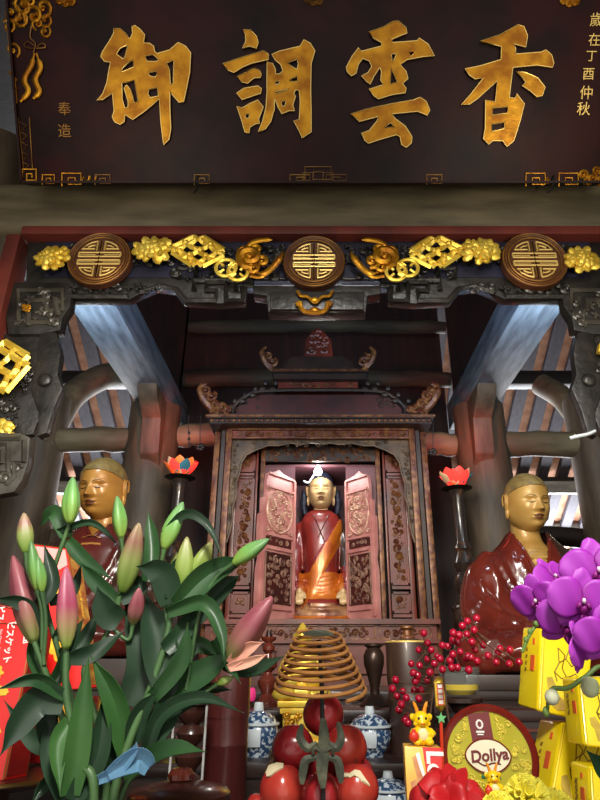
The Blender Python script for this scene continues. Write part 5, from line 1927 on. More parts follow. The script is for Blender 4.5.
# round lidded box
y = 1.21
p = W(180, 790, y)
lb = thing('round_box', 'round brown lacquered box with a fluted lid knob at the foot of the lilies', 'box', (p.x, y, T_TAB))
r = 50 * PX(180, 790, y)
M = on(p.x, y)
g = G(); g.lathe([(r * .9, T_TAB), (r * .93, T_TAB + .01), (r * .95, p.z - .012)], 44, M); g.fin('body', 'altar_lacquer', lb)
g = G(); g.lathe([(r, p.z - .014), (r * 1.0, p.z - .004), (r * .94, p.z + .002), (r * .5, p.z + .010), (r * .26, p.z + .014), (0, p.z + .015)], 44, M); l = g.fin('lid', 'altar_lacquer', lb)
g = G(); g.lathe([(r * .16, p.z + .012), (r * .24, p.z + .016), (r * .25, p.z + .024), (r * .18, p.z + .032), (0, p.z + .034)], 36, M, ridge=lambda a, z: 1 + .06 * math.cos(9 * a)); g.fin('knob', 'turned_wood', l)

# pile of red fruit
fy = 1.20
fr = []
def apple(u, v, r_px, y, label, m='apple', seed=0, tilt=(0, 0), squash=1.0):
    c = W(u, v, y)
    r = r_px * PX(u, v, y)
    rnd = random.Random(seed)
    rot = Euler((R(tilt[0]), R(tilt[1]), rnd.uniform(0, 6)), 'XYZ').to_matrix().to_4x4()
    M = Matrix.Translation(c) @ rot
    t = thing('apple', label, 'fruit', c, 'red fruit pile')
    prof = []
    for i in range(25):
        a = PI * i / 24
        q = math.sin(a) * (1 + .05 * math.cos(a))
        z = -math.cos(a) * squash
        if i > 19:
            z -= .22 * ((i - 19) / 5) ** 2
        if i < 3:
            z += .10 * ((3 - i) / 3) ** 2
        prof.append((r * q if 0 < i < 24 else 0, r * z))
    g = G(); g.lathe(prof, 36, M, ridge=lambda a, z: 1 + .02 * math.cos(5 * a + seed) + .01 * math.cos(3 * a)); g.fin('flesh', m, t, ang=70)
    g = G(); g.tube(catmull([M @ Vector((0, 0, r * .72)), M @ Vector((r * .03, 0, r * .92)), M @ Vector((r * .1, 0, r * 1.08))], 3), r * .035, 6); g.fin('stalk', 'stalk', t)
    return t, M, r


def sticker(t, M0, c, r, u, v, y, pts, m='foam', name='foam_scrap'):
    """torn scrap lying on the fruit"""
    g = G()
    vs = []
    for du, dv in pts:
        d = ray(u + du, v + dv)
        oc = EYE - c
        A = d.dot(d); Bq = 2 * oc.dot(d); Cq = oc.dot(oc) - (r * 1.035) ** 2
        D = Bq * Bq - 4 * A * Cq
        tq = (-Bq - math.sqrt(max(D, 0))) / (2 * A)
        vs.append(EYE + d * tq)
    ctr = sum(vs, Vector()) / len(vs)
    ctr = c + (ctr - c).normalized() * r * 1.05
    cv = g.bm.verts.new(ctr)
    ring = [g.bm.verts.new(p) for p in vs]
    for i in range(len(ring)):
        g.bm.faces.new((cv, ring[i], ring[(i + 1) % len(ring)]))
    me = evaluated(g.mesh('scrap'), [('SOLIDIFY', dict(thickness=.003, offset=0))])
    put(me, name, m, t, Matrix.Identity(4))


apple(324, 714, 20.5, 1.205, 'topmost red fruit of the pile, under the incense coil', 'apple_dark', 1, (8, 4))
apple(293, 747, 21, 1.17, 'glossy dark red fruit in the middle of the pile, on the left', 'apple_dark', 2, (-10, -12))
apple(346, 747, 21, 1.17, 'red fruit in the middle of the pile, on the right', 'apple', 3, (6, 14))
t, M, r = apple(282, 788, 22.5, 1.13, 'large pale red fruit with a foam scrap, bottom left of the pile', 'apple', 6, (0, -8))
sticker(t, M, M.translation, r, 275, 769, 1.15, [(-9, 4), (-6, -3), (2, -6), (9, -5), (8, -1), (0, 3), (-4, 7), (-8, 8)])
apple(321, 793, 19.5, 1.095, 'dark red fruit at the bottom centre of the pile, behind the iron rod', 'apple_dark', 7)
t, M, r = apple(356, 787, 22.5, 1.13, 'large red fruit with a torn pale scrap, bottom right of the pile', 'apple', 8, (0, 10))
sticker(t, M, M.translation, r, 356, 774, 1.15, [(-13, -1), (-6, -1), (-1, -4), (4, -3), (14, 12), (6, 7), (0, 1), (-7, 3), (-12, 3)])
apple(322, 764, 20, 1.235, 'red fruit deep in the pile behind the bronze leaf ornament', 'apple_dark', 5)
apple(283, 775, 19, 1.225, 'brownish fruit half hidden behind the left side of the pile', 'stalk', 4, (0, -30))
apple(356, 776, 19, 1.225, 'red fruit hidden at the back right of the pile', 'apple_dark', 11)
apple(256, 804, 9.5, 1.13, 'small red fruit poking in at the lower left of the pile', 'apple', 9)
# the stand under the pile
y = 1.19
x = W(322, 790, y).x
fs = thing('fruit_stand', 'dark lacquered footed stand under the pile of red fruit', 'stand', (x, y, T_TAB))
zt = W(322, 812, 1.15).z - .012
g = G(); g.lathe([(.09, T_TAB), (.09, T_TAB + .006), (.05, T_TAB + .012), (.05, max(zt - .014, T_TAB + .016)), (.12, max(zt - .006, T_TAB + .02)), (.125, zt + .002), (.115, zt)], 36, on(x, y)); g.fin('dish', 'altar_lacquer', fs)

# incense coil on its rod, with the leafy bronze ornament
y = 1.06
c0, c1 = W(320, 690, y), W(318, 634, y)
ic = thing('incense_coil', 'hanging brown spiral incense coil above the red fruit', 'incense', c0)
g = G()
pts = []
turns = 8.6
N = 280
ax = (c1 - c0)
tilt = Matrix.Rotation(R(13), 4, 'X')
for i in range(N + 1):
    f = i / N
    a = 2 * PI * turns * f - 1.0
    rr = (45 + (22 - 45) * f ** 1.15) * PX(320, 670, y)
    off = tilt @ Vector((rr * math.cos(a), rr * math.sin(a), 0))
    pts.append(c0 + ax * f + off)
g.tube(pts, .0031, 7)
g.fin('coil', 'coil', ic)
g = G(); g.lathe([(0, 0), (.018, .001), (.026, .003), (.018, .006), (0, .007)], 18, Matrix.Translation(c1 + Vector((0, 0, -.002))) @ tilt); g.fin('cap', 'green_bronze', ic)
hd = thing('coil_holder', 'iron rod with green bronze leaves holding up the incense coil', 'holder', (W(323, 790, 1.045).x, 1.045, T_TAB))
g = G(); p0 = W(323, 795, 1.045)
g.tube([(p0.x, 1.045, T_TAB + .006), W(323, 790, 1.045), W(322, 690, 1.05), W(319, 640, y)], .0036, 8)
g.lathe([(.018, T_TAB), (.018, T_TAB + .006), (0, T_TAB + .008)], 24, on(p0.x, 1.045))
g.fin('rod', 'iron', hd)
def leafblade(pix, y, wd, nm, m='green_bronze', fold=.35):
    P_ = catmull([W(u, v, y) for u, v in pix], 6)
    g = G()
    n = len(P_) - 1
    def f(a, b):
        i = min(n - 1, int(a * n)); q = P_[i].lerp(P_[i + 1], a * n - i)
        tdir = (P_[i + 1] - P_[i]).normalized()
        sd = tdir.cross(Vector((0, -1, 0))).normalized()
        s = (b - .5) * 2
        w_ = wd * PX(322, 750, y) * (math.sin(PI * (a * .9 + .05)) ** .7)
        return q + sd * (s * w_) + Vector((0, abs(s) * w_ * fold, 0))
    g.grid(f, 14, 6)
    put(evaluated(g.mesh(nm), [('SOLIDIFY', dict(thickness=.004))]), nm, m, hd, Matrix.Identity(4))
leafblade([(323, 718), (324, 742), (322, 765), (323, 788)], 1.04, 5.5, 'spear')
leafblade([(317, 742), (308, 748), (300, 738), (302, 724)], 1.045, 3.4, 'bronze_leaf')
leafblade([(328, 742), (336, 748), (341, 738), (338, 722)], 1.045, 3.4, 'bronze_leaf')
leafblade([(318, 757), (306, 760), (303, 772), (302, 784)], 1.045, 3.4, 'bronze_leaf')
leafblade([(328, 757), (337, 760), (340, 772), (341, 783)], 1.045, 3.4, 'bronze_leaf')
g = G()
for s in (-1, 1):
    g.tube(catmull([W(323 + s * 2, 752, 1.04), W(323 + s * 8, 748, 1.038), W(323 + s * 10, 754, 1.04)], 4), .003, 6)
g.fin('curl', 'green_bronze', hd)


# ------------------------------------------------------------------ boxes and tins
def slab(g, TL, TR, BR, BL, d, r=0.0):
    """a box whose front face has the four given corners, pushed back by the vector d"""
    f = [g.bm.verts.new(p) for p in (TL, TR, BR, BL)]
    b = [g.bm.verts.new(Vector(p) + d) for p in (TL, TR, BR, BL)]
    g.bm.faces.new(f)
    g.bm.faces.new(list(reversed(b)))
    for i in range(4):
        j = (i + 1) % 4
        g.bm.faces.new((f[i], b[i], b[j], f[j]))
    if r:
        g.bevel(r, 3)


class Face:
    """coordinates on the front of a box: a across, b down, both 0..1"""
    def __init__(s, TL, TR, BR, BL):
        s.c = [Vector(p) for p in (TL, TR, BR, BL)]
        s.n = (s.c[1] - s.c[0]).cross(s.c[0] - s.c[3]).normalized()

    def __call__(s, a, b, o=.0006):
        top = s.c[0].lerp(s.c[1], a); bot = s.c[3].lerp(s.c[2], a)
        return top.lerp(bot, b) + s.n * o

    def M(s, a, b, down=False, o=.0006):
        """frame for lettering: upright, or turned to read downwards"""
        X = (s.c[1] - s.c[0]).normalized(); Y = (s.c[0] - s.c[3]).normalized()
        return frame_at(s(a, b, o), -Y, X) if down else frame_at(s(a, b, o), X, Y)


def patch(F, poly, m, name, parent, th=.0008):
    g = G()
    vs = [g.bm.verts.new(F(a, b, th)) for a, b in poly]
    g.bm.faces.new(vs)
    me = evaluated(g.mesh(name), [('SOLIDIFY', dict(thickness=th, offset=-1))])
    return put(me, name, m, parent, Matrix.Identity(4))


def ring_pts(a, b, ra, rb, n=24, f=None):
    return [(a + ra * math.cos(2 * PI * i / n) * (f(i) if f else 1), b + rb * math.sin(2 * PI * i / n) * (f(i) if f else 1)) for i in range(n)]


# tray with the red biscuit boxes
y = 1.22
p = W(-8, 772, y)
tr = thing('footed_tray', 'brown footed tray with a thin brass rim under the red biscuit boxes', 'tray', (p.x, y, T_TAB))
M = on(p.x, y)
r = .165
g = G(); g.lathe([(.07, T_TAB), (.07, T_TAB + .008), (.035, T_TAB + .02), (.035, p.z - .03), (r * .6, p.z - .02), (r, p.z - .004), (r, p.z)], 44, M); g.fin('dish', 'ceramic_brown', tr)
g = G(); g.torus((p.x, y, p.z), r, .0035, 'z', 48, 6); g.fin('rim', 'brass', tr)


def red_box(cs, d, label, y, flower=True, words=True):
    TL, TR, BR, BL = [W(u, v, yy) for u, v, yy in cs]
    base = (TL + TR + BR + BL) / 4 + d / 2
    base.z = min(BL.z, BR.z)
    t = thing('biscuit_box', label, 'box', base)
    g = G(); slab(g, TL, TR, BR, BL, d, .0025); g.fin('carton', 'box_red', t)
    F = Face(TL, TR, BR, BL)
    for body, a, b, s in () if not words else (('ビスケット', .73, .135, .0155), ('Rich Cheese Biscuits', .62, .15, .0062), ('Rizzi', .93, .085, .013)):
        g = G(); g.add_mesh(text_mesh(body, s, .0005, bold=.0004 if s > .01 else 0), F.M(a, b, True)); g.fin('lettering', 'print_white', t, recalc=False)
    if flower:
        patch(F, ring_pts(.60, .35, .15, .060, 36, lambda i: .72 + .28 * abs(math.cos(i * PI / 4.5))), 'print_flower', 'flower_print', t)
        patch(F, ring_pts(.52, .72, .34, .12, 36, lambda i: .78 + .22 * abs(math.cos(i * PI / 4))), 'print_flower', 'flower_print', t)
        patch(F, ring_pts(.74, .47, .12, .035, 24, lambda i: .75 + .25 * abs(math.cos(i * PI / 3))), 'print_flower', 'flower_print', t)
    g = G()
    g.tube([F(.0, .004), F(.994, .004), F(.994, .996)], .0011, 5)
    g.fin('gilt_edge', 'brass', t)
    # gilt lines along the side
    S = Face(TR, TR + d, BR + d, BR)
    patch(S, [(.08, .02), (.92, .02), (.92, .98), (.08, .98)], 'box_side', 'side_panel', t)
    g = G()
    for a in (.06, .94):
        g.tube([S(a, .01), S(a, .99)], .0009, 5)
    g.fin('edge_line', 'brass', t)
    g = G(); g.add_mesh(text_mesh('biscuit & cracker', .012, .0004), S.M(.5, .4, True)); g.fin('side_lettering', 'print_flower', t, recalc=False)
    return t


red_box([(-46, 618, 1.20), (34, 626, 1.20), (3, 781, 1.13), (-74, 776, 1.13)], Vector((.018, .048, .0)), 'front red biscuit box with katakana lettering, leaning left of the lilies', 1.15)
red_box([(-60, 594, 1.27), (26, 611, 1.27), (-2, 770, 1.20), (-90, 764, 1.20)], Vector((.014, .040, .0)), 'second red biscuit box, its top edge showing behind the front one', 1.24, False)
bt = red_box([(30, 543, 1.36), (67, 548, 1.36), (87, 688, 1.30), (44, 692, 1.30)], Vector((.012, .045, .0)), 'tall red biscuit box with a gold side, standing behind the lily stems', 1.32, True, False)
patch(Face(*[W(u, v, yy) for u, v, yy in ((30, 543, 1.36), (67, 548, 1.36), (87, 688, 1.30), (44, 692, 1.30))]), [(.05, .02), (.95, .02), (.95, .14), (.05, .30)], 'box_glare', 'painted_glare', bt)  # bright reflection on the carton top, painted as a pink patch
for ch in list(bt.children):
    if ch.name.startswith('side_panel'):
        ch.data.materials[0] = MATS['box_gold']
# a carton behind carries the third box, and a gold flower print shows low beside the tray
cq = W(70, 694, 1.33)
sup = thing('carton', 'dark red carton with yellow flower print under the tall red biscuit box', 'box', (cq.x, 1.335, W(-8, 772, 1.22).z))
zq = W(-8, 772, 1.22).z + .003
g = G(); g.box((cq.x + .003, 1.325, (cq.z - .004 + zq) / 2), (.11, .06, cq.z - .004 - zq)); g.bevel(.003); g.fin('carton', 'box_side', sup)
g = G(); carve(g, Matrix.Translation((0, 1.294, 0)) @ XZ, cq.x - .05, zq + .008, cq.x + .055, cq.z - .008, 9, 77, .012, .02, th=.34); g.fin('flower_print', 'print_flower', sup)


# yellow tea tins
def tea_tin(cs, d, label, seal=True):
    TL, TR, BR, BL = [W(u, v, yy) for u, v, yy in cs]
    base = (BR + BL) / 2 + d / 2
    t = thing('tea_tin', label, 'tin', base, 'yellow tea tins stacked on the right')
    g = G(); slab(g, TL, TR, BR, BL, d, .006); g.fin('tin', 'tin_yellow', t)
    F = Face(TL, TR, BR, BL)
    S = Face(TL + d, TL, BL, BL + d)
    g = G()
    for a in (.035, .075):
        g.tube([F(a, .03), F(a, .97)], .0008, 5)
    g.fin('seam', 'tin_gold', t)
    g = G()
    rnd = random.Random(len(label))
    for pts in ([(.34, .22), (.38, .40), (.30, .52), (.36, .62)], [(.38, .40), (.50, .34), (.62, .42)], [(.34, .22), (.48, .30), (.44, .46), (.54, .56)], [(.30, .52), (.44, .58), (.60, .54)], [(.50, .34), (.56, .20), (.70, .26)], [(.56, .56), (.70, .50), (.84, .58), (.92, .5)], [(.62, .42), (.74, .36), (.78, .22)]):
        g.tube([F(a, b) for a, b in pts], .0009, 5)
    g.fin('branch_print', 'tin_ink', t)
    patch(F, [(.16, .60), (.26, .58), (.33, .66), (.40, .78), (.58, .84), (.60, .93), (.40, .95), (.28, .90), (.24, .76), (.18, .70)], 'tin_stump', 'stump_print', t)
    g = G()
    for k, ch in enumerate('雨前茗茶'):
        g.add_mesh(text_mesh(ch, .0085, .0003), S.M(.33, .30 + .085 * k, False, .0008))
    g.fin('lettering', 'tin_ink', t, recalc=False)
    patch(S, [(.58, .36), (.78, .36), (.78, .55), (.58, .55)], 'tin_seal', 'seal', t, .001)
    patch(S, [(.62, .14), (.72, .14), (.72, .22), (.62, .22)], 'tin_seal', 'seal', t, .001)
    return t


tea_tin([(541, 628, 1.27), (594, 636, 1.27), (587, 722, 1.22), (537, 711, 1.22)], Vector((-.012, .075, .006)), 'bright yellow tea tin directly under the orchid blooms, topmost and leftmost')
tea_tin([(562, 722, 1.23), (614, 726, 1.23), (600, 822, 1.16), (546, 815, 1.16)], Vector((-.014, .08, .0)), 'yellow tea tin tilted right of the round biscuit tin')
tea_tin([(577, 678, 1.10), (632, 676, 1.10), (636, 752, 1.06), (584, 746, 1.06)], Vector((-.004, .06, .0)), 'yellow tea tin at the right edge, beside the pale orchid bud')
tea_tin([(588, 766, 1.04), (640, 770, 1.04), (640, 840, 1.0), (592, 836, 1.0)], Vector((-.004, .06, .0)), 'yellow tea tin lowest at the right edge, under the dark orchid leaf')

# round biscuit tin
y = 1.17
c = W(489, 757, y)
rt = 47.5 * PX(489, 757, y)
Z = (EYE - c).normalized() * .75 + Vector((-.02, -.5, .12))
bt = thing('biscuit_tin', 'round green-gold biscuit tin with a dark red rim and cream oval label', 'tin', c - Vector((0, 0, rt)))
Zn = Z.normalized()
Xn = Vector((1, 0, -.03)); Xn = (Xn - Zn * Xn.dot(Zn)).normalized()
DM = frame_at(c, Xn, Zn.cross(Xn))
g = G(); g.lathe([(0, -.06), (rt * .96, -.06), (rt * .98, -.055), (rt * .98, -.008), (rt * 1.0, -.006), (rt * 1.0, .004), (rt * .95, .008), (rt * .86, .004), (rt * .855, 0)], 64, DM); g.fin('rim', 'biscuit_rim', bt)
g = G(); g.lathe([(0, -.002), (rt * .86, -.002), (rt * .86, .001), (0, .002)], 64, DM); fc = g.fin('lid', 'biscuit_face', bt)
def dm(a, b, o=.003):
    return DM @ Vector((a * rt, b * rt, o))
g = G(); g.prism([(-.30 * rt, .18 * rt), (.14 * rt, .18 * rt), (.10 * rt, .85 * rt), (-.36 * rt, .80 * rt)], .003, DM); g.fin('ribbon', 'label_maroon', fc)
g = G(); g.torus((0, 0, 0), rt * .075, rt * .022, 'z', 20, 6, .8); me = g.mesh('emblem'); 
g = G(); g.add_mesh(me, DM @ Matrix.Translation((-.13 * rt, .60 * rt, .004))); g.box((-.13 * rt, .46 * rt, .004), (.17 * rt, .035 * rt, .002), DM); g.box((-.13 * rt, .41 * rt, .004), (.13 * rt, .025 * rt, .002), DM); g.fin('emblem', 'print_white', fc)
oval = [(-.02 + .45 * math.cos(2 * PI * i / 48) * (1 + .03 * math.cos(8 * PI * i / 48)), .02 + .31 * math.sin(2 * PI * i / 48)) for i in range(48)]
g = G(); g.prism([(a * rt, b * rt) for a, b in oval], .0045, DM); g.fin('label', 'label_cream', fc)
g = G(); g.tube([dm(a, b, .0045) for a, b in oval], rt * .016, 6, closed=True); g.fin('label_edge', 'biscuit_rim', fc)
g = G(); g.add_mesh(text_mesh('Dollya', rt * .30, .0006, shear=.12, bold=.0007), DM @ Matrix.Translation((0, .02 * rt, .0052)) @ Matrix.Rotation(R(6), 4, 'Z')); g.fin('lettering', 'label_maroon', fc, recalc=False)
g = G(); g.tube(catmull([dm(-.26, -.09, .0052), dm(-.1, -.16, .0052), (dm(.06, -.11, .0052)), dm(.22, -.13, .0052)], 5), rt * .014, 6); g.fin('flourish', 'label_maroon', fc)
g = G()
rnd = random.Random(12)
for i in range(46):
    a = rnd.uniform(0, 2 * PI)
    q = rnd.uniform(.52, .80)
    xx, yy = q * math.cos(a), q * math.sin(a)
    if (-.42 < xx < .2 and yy > .1) or abs(yy) < .0:
        continue
    scroll(g, DM @ Matrix.Translation((0, 0, .002)), xx * rt, yy * rt, rt * rnd.uniform(.05, .09), rnd.uniform(.9, 1.4), rnd.uniform(0, 6), rnd.choice((-1, 1)), .3)
for s in (-1, 1):
    for k in range(5):
        scroll(g, DM @ Matrix.Translation((0, 0, .002)), (-.10 + s * (.34 + .012 * k)) * rt, (.72 - .09 * k) * rt, rt * .05, 1.1, k, s, .24)
g.fin('embossed_scrolls', 'biscuit_scroll', fc)
for xx, yy in ((-.12, -.34), (.12, -.36)):
    g = G(); g.ball((xx * rt, yy * rt, .002), (.09 * rt, .05 * rt, .0015), 12, 6, DM, (0, 0, .5 if xx < 0 else -.5)); g.fin('leaf_print', 'leaf_print', fc)
# carton it stands on
z_ = (c.z - rt)
st = thing('carton', 'low dark red carton under the round biscuit tin', 'box', (c.x, y + .02, T_TAB))
if z_ - T_TAB > .012:
    g = G(); g.box((c.x, y + .03, (T_TAB + z_ - .002) / 2), (.18, .10, z_ - .002 - T_TAB)); g.fin('carton', 'box_side', st)
else:
    bpy.data.objects.remove(st)

# wafer carton with lettering, and the figurine on it
y = 1.08
TL, TR, BR, BL = W(404, 746, y), W(441, 748, y), W(444, 830, y - .03), W(409, 830, y - .03)
wb = thing('wafer_box', 'yellow and red wafer carton with white lettering, behind the red silk flower', 'box', (TL.x + .03, y, T_TAB))
d = Vector((.003, .045, 0))
g = G(); slab(g, TL, TR, BR, BL, d, .0015); g.fin('carton', 'box_orange', wb)
F = Face(TL, TR, BR, BL)
patch(F, [(.50, .0), (1, .0), (1, 1), (.72, 1)], 'box_red', 'red_panel', wb)
patch(F, [(.20, .14), (.34, .10), (.50, .44), (.36, .50)], 'wafer', 'wafer_print', wb)
patch(F, [(.30, .09), (.40, .07), (.56, .40), (.48, .44)], 'print_white', 'cream_print', wb)
patch(F, [(.12, .45), (.30, .40), (.36, .58), (.16, .62)], 'wafer', 'wafer_print', wb)
g = G(); g.add_mesh(text_mesh('Loup', .036, .0006, align='LEFT', bold=.0012), F.M(.79, .04, True, .0016)); g.fin('lettering', 'print_white', wb, recalc=False)
lowz = min(BL.z, BR.z)
if lowz > T_TAB + .004:
    g = G(); g.box(((BL.x + BR.x) / 2, BL.y + .022, (T_TAB + lowz) / 2), (BR.x - BL.x, .045, lowz - T_TAB + .001)); g.fin('carton_foot', 'box_orange', wb)


def dragon(c, s, label):
    """small seated cartoon-like dragon toy, feet at c, s metres tall"""
    t = thing('dragon_figurine', label, 'figurine', c)
    M = Matrix.Translation(c) @ Matrix.Diagonal((s, s, s, 1))
    g = G()
    g.ball((0, 0, .22), (.26, .22, .24), 18, 12)
    g.ball((0, -.02, .56), (.22, .2, .2), 18, 12)
    g.ball((0, -.17, .50), (.12, .09, .08), 12, 8)
    for k in (-1, 1):
        g.ball((k * .15, -.16, .07), (.12, .15, .08), 12, 8)
        g.tube([(k * .2, -.02, .32), (k * .27, -.12, .25), (k * .2, -.22, .22)], [.075, .07, .06], 10)
        g.ball((k * .22, .02, .62), (.08, .04, .09), 10, 6)
        g.ball((k * .17, -.1, .47), (.06, .05, .05), 8, 6)
    put(fused(g, .022, 2), 'body', 'dragon_yellow', t, M)
    for k in (-1, 1):
        g = G(); g.tube(catmull([(k * .08, 0, .70), (k * .12, .0, .84), (k * .18, .0, .97)], 4), [.05] * 4 + [.045] * 3 + [.03] * 2, 8); put(g.mesh('horn'), 'horn', 'dragon_orange', t, M)
        g = G(); g.ball((k * .09, -.20, .60), (.03, .02, .035), 10, 6); put(g.mesh('eye'), 'eye', 'black_dot', t, M)
    g = G(); g.ball((0, -.17, .24), (.14, .07, .15), 14, 8); put(g.mesh('belly'), 'belly', 'dragon_cream', t, M)
    g = G(); g.ball((-.24, -.24, .20), (.13, .09, .13), 12, 8); g.ball((-.24, -.24, .34), (.05, .04, .04), 8, 6); put(g.mesh('pouch'), 'pouch', 'pouch_red', t, M)
    g = G(); g.tube(catmull([(-.06, -.265, .49), (0, -.275, .47), (.06, -.265, .49)], 4), .012, 5); put(g.mesh('mouth'), 'mouth', 'pouch_red', t, M)
    return t


dt = (TL + TR) / 2 + Vector((.004, .022, .001))
dragon(dt, 40 * PX(423, 728, y), 'yellow dragon figurine sitting on top of the wafer carton')
# red pencil with a green star beside it, and the little lantern
p0, p1 = W(441, 760, 1.11), W(441, 716, 1.11)
pk = thing('party_pick', 'thin red stick topped with a small green star, beside the wafer carton', 'stick', (p0.x, 1.135, T_TAB))
g = G(); g.tube([(p0.x, 1.135, T_TAB), W(441, 722, 1.135)], .0028, 8); g.fin('stick', 'pouch_red', pk)
g = G(); pt = W(441, 718, 1.135)
g.prism([((.009 if i % 2 == 0 else .004) * math.cos(i * PI / 5 + PI / 2), (.009 if i % 2 == 0 else .004) * math.sin(i * PI / 5 + PI / 2)) for i in range(10)], .003, Matrix.Translation(pt) @ XZ); g.fin('star', 'green_clip', pk)
y = 1.33
ln = thing('mini_lantern', 'tiny red and gold lantern with four white squares on a stick, under the berries', 'ornament', (W(439, 700, y).x, y, T_TAB))
pt, pb_ = W(439, 683, y), W(439, 705, y)
x = pt.x
hh = pt.z - pb_.z
g = G(); g.box((x, y, (pt.z + pb_.z) / 2), (.014, .012, hh)); g.fin('body', 'pouch_red', ln)
g = G()
for s in (-1, 1):
    g.box((x + s * .0085, y - .003, (pt.z + pb_.z) / 2), (.004, .010, hh + .004))
g.lathe([(.012, pt.z), (.010, pt.z + .004), (.002, pt.z + .012)], 8, on(x, y)); g.lathe([(.002, pb_.z - .012), (.010, pb_.z - .004), (.012, pb_.z)], 8, on(x, y))
g.fin('frame', 'bright_gold', ln)
for k in range(4):
    g = G(); g.box((x, y - .0065, pb_.z + hh * (.14 + .24 * k)), (.009, .002, .007)); g.fin('square', 'print_white', ln)
g = G(); g.tube([(x, y, T_TAB), (x, y, pb_.z - .008)], .0018, 6); g.fin('stick', 'twig', ln)
# ================================================================== LILIES
VIEW = Vector((0, -1, 0))


def leaf(pix, y0, y1, hw, mtl, parent, name='leaf', fold=.35, twist=0.0, prof=None, seed=0, wave=0.0):
    n = len(pix) - 1
    P_ = catmull([W(u, v, y0 + (y1 - y0) * i / n) for i, (u, v) in enumerate(pix)], 8)
    m = len(P_) - 1
    px = PX(pix[0][0], pix[0][1], (y0 + y1) / 2)
    g = G()
    def f(a, b):
        i = min(m - 1, int(a * m))
        q = P_[i].lerp(P_[i + 1], a * m - i)
        td = (P_[min(m, i + 1)] - P_[max(0, i - 1)]).normalized()
        vd = (EYE - q).normalized()
        sd = td.cross(vd).normalized()
        nd = sd.cross(td).normalized()
        tw = twist * (a - .3)
        sd2 = sd * math.cos(tw) + nd * math.sin(tw)
        nd2 = nd * math.cos(tw) - sd * math.sin(tw)
        s = (b - .5) * 2
        wv = prof(a) if prof else (.22 + .78 * math.sin(PI * min(1, a * .78 + .22)) ** .9) * (1 - max(0, a - .72) ** 1.3 / .28 ** 1.3 * .93)
        w_ = hw * px * wv
        return q + sd2 * (s * w_) + nd2 * (abs(s) ** 1.4 * w_ * fold - .15 * w_ * fold) + nd2 * (wave * w_ * math.sin(7 * a + seed) * s)
    g.grid(f, 20, 6)
    me = evaluated(g.mesh(name), [('SOLIDIFY', dict(thickness=.0009))])
    return put(me, name, mtl, parent, -Matrix.Identity(4) if False else Matrix.Identity(4))


def bud(base, tip, y0, y1, hw, mtl, parent):
    a, b = W(base[0], base[1], y0), W(tip[0], tip[1], y1)
    L = (b - a).length
    r = hw * PX(base[0], base[1], y0)
    M = frame_at(a, (b - a).orthogonal(), (b - a).cross((b - a).orthogonal()))
    g = G()
    prof = [(.28, 0), (.44, .04), (.68, .13), (.88, .25), (.97, .37), (.95, .50), (.84, .63), (.68, .75), (.49, .86), (.29, .945), (.10, 1.0)]
    rows = []
    rnd = random.Random(int(base[0] * 7 + base[1]))
    ph = rnd.uniform(0, 6)
    for q, t in prof:
        row = []
        for k in range(24):
            ang = 2 * PI * k / 24
            rr = r * q * .95 * (1 + .10 * math.cos(3 * ang + ph) - .09 * max(0, math.cos(3 * ang + ph + PI)) ** 8)
            v = g.bm.verts.new((rr * math.cos(ang), rr * math.sin(ang), L * t + .0))
            g.tint[v] = t
            row.append(v)
        rows.append(row)
    for A, B in zip(rows, rows[1:]):
        for k in range(24):
            g.bm.faces.new((A[k], A[(k + 1) % 24], B[(k + 1) % 24], B[k]))
    g.bm.faces.new(list(reversed(rows[0]))); g.bm.faces.new(rows[-1])
    for v in g.bm.verts:
        v.co = M @ v.co
    return g.fin('bud', mtl, parent, ang=80)


vb = W(104, 812, .85)
vz = vb.z - .012
vase = thing('flower_vase', 'brown ceramic vase holding the lily stems, its mouth just below the leaves', 'vase', (vb.x, .85, T_FRO))
g = G(); g.lathe([(.035, T_FRO), (.045, T_FRO + .02), (.062, T_FRO + .09), (.055, vz - .05), (.050, vz - .01), (.056, vz), (.050, vz), (.044, vz - .012), (.046, vz - .05), (.03, T_FRO + .03), (0, T_FRO + .03)], 32, on(vb.x, .85)); g.fin('body', 'ceramic_brown', vase)
VF = T_FRO + .032


def lily(label, path, y0, y1, r, buds, leaves, petals=()):
    n = len(path) - 1
    foot = W(path[0][0], path[0][1], y0)
    k = (foot - Vector((vb.x, .85, foot.z))) * .25
    root = Vector((vb.x + k.x, .85 + k.y, VF))
    t = thing('lily_stem', label, 'flower', root, 'cut lilies in the vase')
    P_ = catmull([root, W(path[0][0], path[0][1], y0)] + [W(u, v, y0 + (y1 - y0) * i / n) for i, (u, v) in enumerate(path)][1:], 6)
    g = G(); g.tube(P_, [r * (1 - .35 * i / len(P_)) for i in range(len(P_))], 10)
    st = g.fin('stem', 'lily_stem', t, ang=80)
    for (ped, base, tip, hw, m) in buds:
        yb = y1 + random.uniform(-.012, .012)
        if ped:
            q = catmull([W(ped[0][0], ped[0][1], y1)] + [W(u, v, (y1 + yb) / 2) for u, v in ped[1:]] + [W(base[0], base[1], yb)], 5)
            g = G(); g.tube(q, [.0026] * (len(q) - 2) + [.0032, .0042], 8); g.fin('pedicel', 'lily_stem', t, ang=80)
        bud(base, tip, yb, yb - random.uniform(-.01, .02), hw, m, t)
    for i, (pix, hw, m, dy, tw) in enumerate(leaves):
        yy = (y0 + y1) / 2
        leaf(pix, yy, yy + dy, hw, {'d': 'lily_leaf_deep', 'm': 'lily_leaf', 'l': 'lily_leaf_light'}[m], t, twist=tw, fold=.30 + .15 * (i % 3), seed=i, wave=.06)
    for pix, hw in petals:
        leaf(pix, y1 - .01, y1 - .03, hw, 'petal_salmon', t, 'open_petal', fold=.5)
    return t


